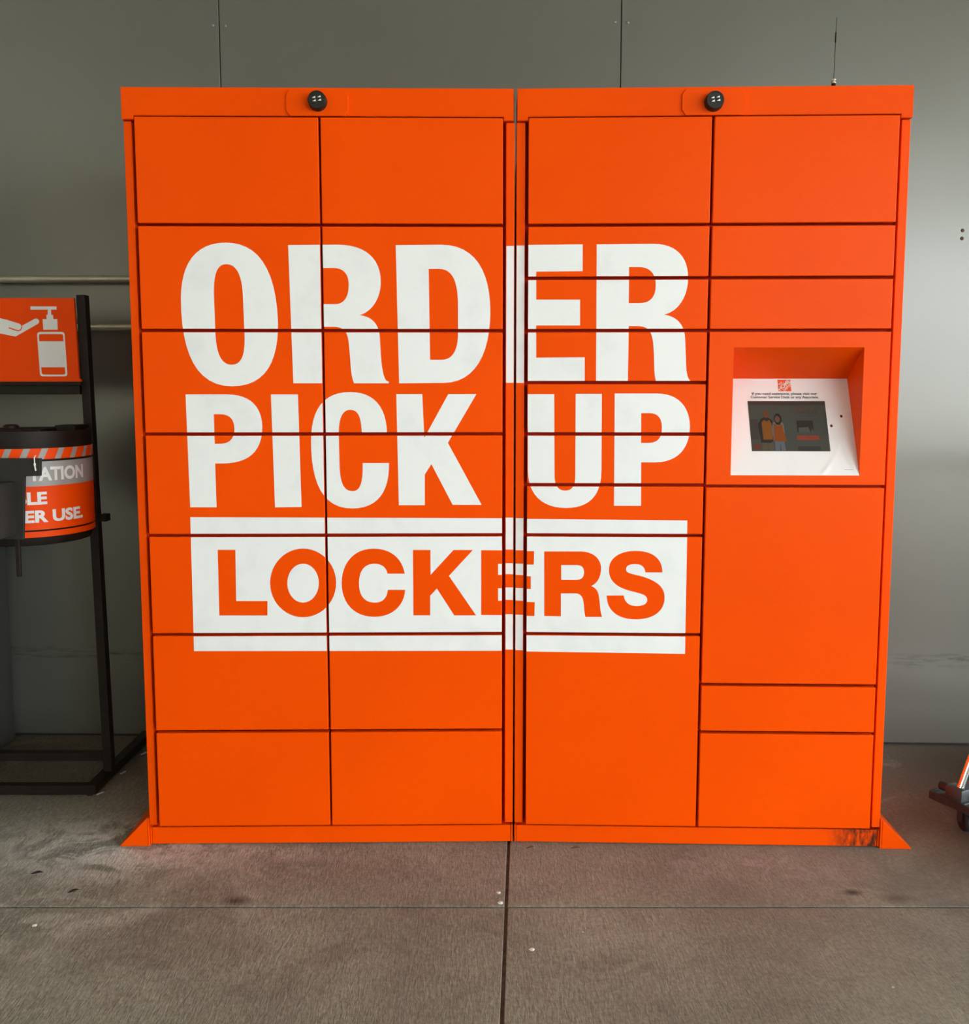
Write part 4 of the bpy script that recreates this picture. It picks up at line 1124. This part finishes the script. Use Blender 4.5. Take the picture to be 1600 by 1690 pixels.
# hanger tab and arm that tie the bin to the upright
bm = bmesh.new()
box(bm, 0.045, 0.108, 0.090, 0.186, 0.322, 0.338, bev=0.001, seg=1)
obj('hanger_tab', bm, M_BLACK, bin_)
bm = bmesh.new()
box(bm, 0.060, 0.156, 0.182, 0.190, 0.026, 0.049, bev=0.001, seg=1)
box(bm, 0.136, 0.156, 0.178, 0.215, 0.026, 0.049, bev=0.001, seg=1)
obj('hanger_arm', bm, M_BLACK, bin_)
bm = bmesh.new()
lathe(bm, [(0.022, 0.330), (0.022, 0.338), (0.014, 0.342)], (-0.075, 0.06, 0), 'z', 20)
B('lid', M_BLACK, bin_, -0.10, 0.05, -0.02, 0.14, 0.3000, 0.3300, bev=0.003)
obj('lid_knob', bm, M_BLACK, bin_, smooth=True)

# ------------------------------------------------------------------ dark dispenser in front of the bin
disp = thing('wipe_dispenser', 'dark grey stepped wipe dispenser box covering the left of the round bin', 'dispenser', (-1.55, 2.60, 0.875))
dx, dzz = 1.55, 0.875
bm = bmesh.new()
prism(bm, [(-1.80 + dx, 1.1027 - dzz), (-1.2197 + dx, 1.1027 - dzz), (-1.2220 + dx, 1.0542 - dzz), (-1.2655 + dx, 1.0530 - dzz), (-1.2775 + dx, 0.8775 - dzz), (-1.80 + dx, 0.8775 - dzz)], 'y', 0.02, 0.032)
bmesh.ops.bevel(bm, geom=bm.edges[:], offset=0.001, segments=1, affect='EDGES')
obj('back_plate', bm, M_DISP, disp)
bm = bmesh.new()
box(bm, -1.79 + dx, -1.292 + dx, -0.10, 0.02, 0.892 - dzz, 1.040 - dzz, bev=0.004)
obj('housing', bm, M_DISP, disp, smooth=True)
bm = bmesh.new()
tube(bm, [(-1.2346 + dx, 0.026, 1.1100 - dzz), (-1.2340 + dx, 0.017, 1.105 - dzz), (-1.2335 + dx, 0.0165, 1.089 - dzz)], 0.0016, 8)
tube(bm, [(-1.2335 + dx, 0.0165, 1.0895 - dzz), (-1.2333 + dx, 0.0165, 1.0830 - dzz)], 0.0032, 8)
tube(bm, [(-1.2333 + dx, 0.0165, 1.0830 - dzz), (-1.2305 + dx, 0.0145, 1.0690 - dzz)], 0.0021, 8)
obj('cable_tie', bm, M_TIE, disp, smooth=True, label='white cable tie')
bm = bmesh.new()
box(bm, -1.302 + dx, -1.290 + dx, 0.022, 0.032, 0.772 - dzz, 0.8775 - dzz, bev=0.001, seg=1)
obj('hanging_strap', bm, M_BLACK, disp)

# ------------------------------------------------------------------ grey cabinet against the wall at the far left
cabm = thing('metal_cabinet', 'plain grey metal cabinet at the far left edge behind the stand', 'cabinet', (-1.98, 3.27, 0))
bm = bmesh.new()
box(bm, -0.24, 0.24, -0.16, 0.17, 0.0, 0.86, bev=0.006)
obj('body', bm, M_CAB, cabm, smooth=True)
B('top', M_CAB, cabm, -0.25, 0.25, -0.165, 0.175, 0.86, 0.885, bev=0.004)
bm = bmesh.new()
box(bm, -0.225, 0.225, -0.165, -0.160, 0.06, 0.84, bev=0.002)
obj('cabinet_door', bm, M_CAB, cabm)

# ------------------------------------------------------------------ cart corner at the right
cx0, cy0 = 1.316, 2.722
cart = thing('flatbed_cart', 'black platform cart corner with chrome handle tube at the right edge', 'cart', (cx0, cy0, 0), math.atan2(-0.89, 0.45))
# local x runs along the near edge, local y runs back to the right
bm = bmesh.new()
prism(bm, [(0.012, 0.0), (0.52, 0.0), (0.52, 0.80), (0.0, 0.80), (0.0, 0.012)], 'z', 0.088, 0.108)
bmesh.ops.bevel(bm, geom=bm.edges[:], offset=0.003, segments=2, affect='EDGES')
obj('platform', bm, M_PLAST, cart, smooth=True)
bm = bmesh.new()
prism(bm, [(0.0, -0.004), (0.53, -0.004), (0.53, 0.004), (0.010, 0.004), (0.004, 0.012), (0.004, 0.80), (-0.004, 0.80), (-0.004, 0.010)], 'z', 0.089, 0.112)
bmesh.ops.bevel(bm, geom=bm.edges[:], offset=0.0015, segments=1, affect='EDGES')
obj('bumper_strip', bm, M_RUBBER, cart)
def caster(x, y, off, a):
    root = bmesh.new()
    box(root, x - 0.024, x + 0.024, y - 0.024, y + 0.024, 0.080, 0.087, bev=0.001, seg=1)
    f = obj('caster', root, M_PLAST, cart)
    c, s = math.cos(a), math.sin(a)
    bm = bmesh.new()
    for q in (-0.0155, 0.0155):
        t = bmesh.new()
        prism(t, [(-0.018, 0.082), (0.020, 0.082), (0.014, 0.030), (-0.002, 0.024), (-0.012, 0.034)], 'y', q - 0.0012, q + 0.0012)
        bmesh.ops.transform(t, matrix=Matrix.Translation((x, y, 0)) @ Matrix.Rotation(a, 4, 'Z'), verts=t.verts[:])
        me = bpy.data.meshes.new('t'); t.to_mesh(me); t.free(); bm.from_mesh(me)
    obj('fork', bm, M_PLAST, f)
    bm = bmesh.new()
    lathe(bm, [(0.0, -0.012), (0.028, -0.012), (0.0325, -0.008), (0.0325, 0.008), (0.028, 0.012), (0.0, 0.012)], (0, 0, 0), 'y', 32)
    bmesh.ops.transform(bm, matrix=Matrix.Translation((x + 0.004 * c, y + 0.004 * s, 0.0325)) @ Matrix.Rotation(a, 4, 'Z'), verts=bm.verts[:])
    obj('wheel', bm, M_RUBBER, f, smooth=True)
caster(0.062, 0.078, 0, R(-28))
caster(0.46, 0.078, 0, R(20))
caster(0.062, 0.72, 0, R(-60))
caster(0.46, 0.72, 0, R(10))
bm = bmesh.new()
box(bm, 0.045, 0.100, 0.006, 0.050, 0.108, 0.146, bev=0.004)
box(bm, 0.030, 0.112, 0.004, 0.055, 0.108, 0.113, bev=0.002)
obj('tube_socket', bm, M_PLAST, cart, smooth=True)
bm = bmesh.new()
lathe(bm, [(0.0105, -0.018), (0.0130, -0.016), (0.0130, 0.014), (0.0095, 0.018)], (0.030, 0.030, 0.128), 'x', 20)
obj('hinge_barrel', bm, M_RUBBER, cart, smooth=True)
# chrome tube leans back to the right (given in world space, turned into the cart frame)
ca, sa = math.cos(-math.atan2(-0.89, 0.45)), math.sin(-math.atan2(-0.89, 0.45))
def CP(x, y, z):
    x, y = x - cx0, y - cy0
    return (x * ca - y * sa, x * sa + y * ca, z)
bm = bmesh.new()
tube(bm, [CP(1.378, 2.668, 0.140), CP(1.655, 2.72, 0.95), CP(1.675, 2.725, 0.99), CP(1.72, 2.76, 1.02), CP(2.10, 3.02, 1.02)], 0.0105, 20)
obj('handle_tube', bm, M_CHROME, cart, smooth=True)
bm = bmesh.new()
tube(bm, [CP(1.4060, 2.650, 0.112), CP(1.4100, 2.662, 0.190)], 0.004, 10)
obj('lock_rod', bm, M_PLAST, cart, smooth=True)

# ------------------------------------------------------------------ litter on the concrete
def chip(x, y, s, label, flat=0.4):
    bm = bmesh.new()
    bmesh.ops.create_icosphere(bm, subdivisions=2, radius=s)
    for v in bm.verts:
        v.co.x *= random.uniform(.8, 1.3)
        v.co.y *= random.uniform(.7, 1.1)
        v.co.z *= flat
    zm = min(v.co.z for v in bm.verts)
    for v in bm.verts:
        v.co.z -= zm
    o = obj('paint_chip', bm, M_CHIP, None)
    o.location = (x, y, 0.0002)
    tag(o, label, 'debris', 'white chips on the concrete')
    return o
chip(0.036, 2.345, 0.0055, 'white chip beside the concrete joint, the nearer one to the lockers')
chip(0.040, 2.296, 0.0070, 'larger white chip where the two concrete joints cross')
chip(-1.0895, 2.195, 0.0060, 'round white pebble on the bare concrete at the lower left')
chip(0.110, 2.095, 0.0060, 'white crumb on the near slab just right of the joint')
def leaf(x, y, rot, s, label, m=None):
    bm = bmesh.new()
    pts = [(-1, 0), (-.5, .33), (0, .42), (.5, .28), (1, 0), (.5, -.28), (0, -.40), (-.5, -.3)]
    top = [bm.verts.new((a * s, b * s, 0.0025 + 0.003 * abs(b) * 2 + 0.0015 * math.sin(a * 2))) for a, b in pts]
    bot = [bm.verts.new((v.co.x, v.co.y, v.co.z - 0.0008)) for v in top]
    bm.faces.new(top); bm.faces.new(bot[::-1])
    for i in range(len(pts)):
        j = (i + 1) % len(pts)
        bm.faces.new((top[j], top[i], bot[i], bot[j]))
    bmesh.ops.recalc_face_normals(bm, faces=bm.faces[:])
    zm = min(v.co.z for v in bm.verts)
    for v in bm.verts:
        v.co.z -= zm
    o = obj('dry_leaf', bm, m or M_LEAF, None)
    o.location = (x, y, 0.0002)
    o.rotation_euler = (0, 0, rot)
    tag(o, label, 'leaf', 'dry leaves on the concrete')
leaf(0.130, 2.590, 0.2, 0.011, 'small brown leaf caught under the kick plate near the centre gap')
leaf(0.258, 2.588, -0.1, 0.013, 'small brown leaf under the right bank, farther from the centre gap')
leaf(-1.200, 2.447, 0.1, 0.016, 'thin dark leaf on pale concrete left of the side ramp', M_LEAFD)
leaf(-1.063, 2.354, 0.5, 0.014, 'curled dark leaf left of the lockers, nearest the concrete joint', M_LEAFD)
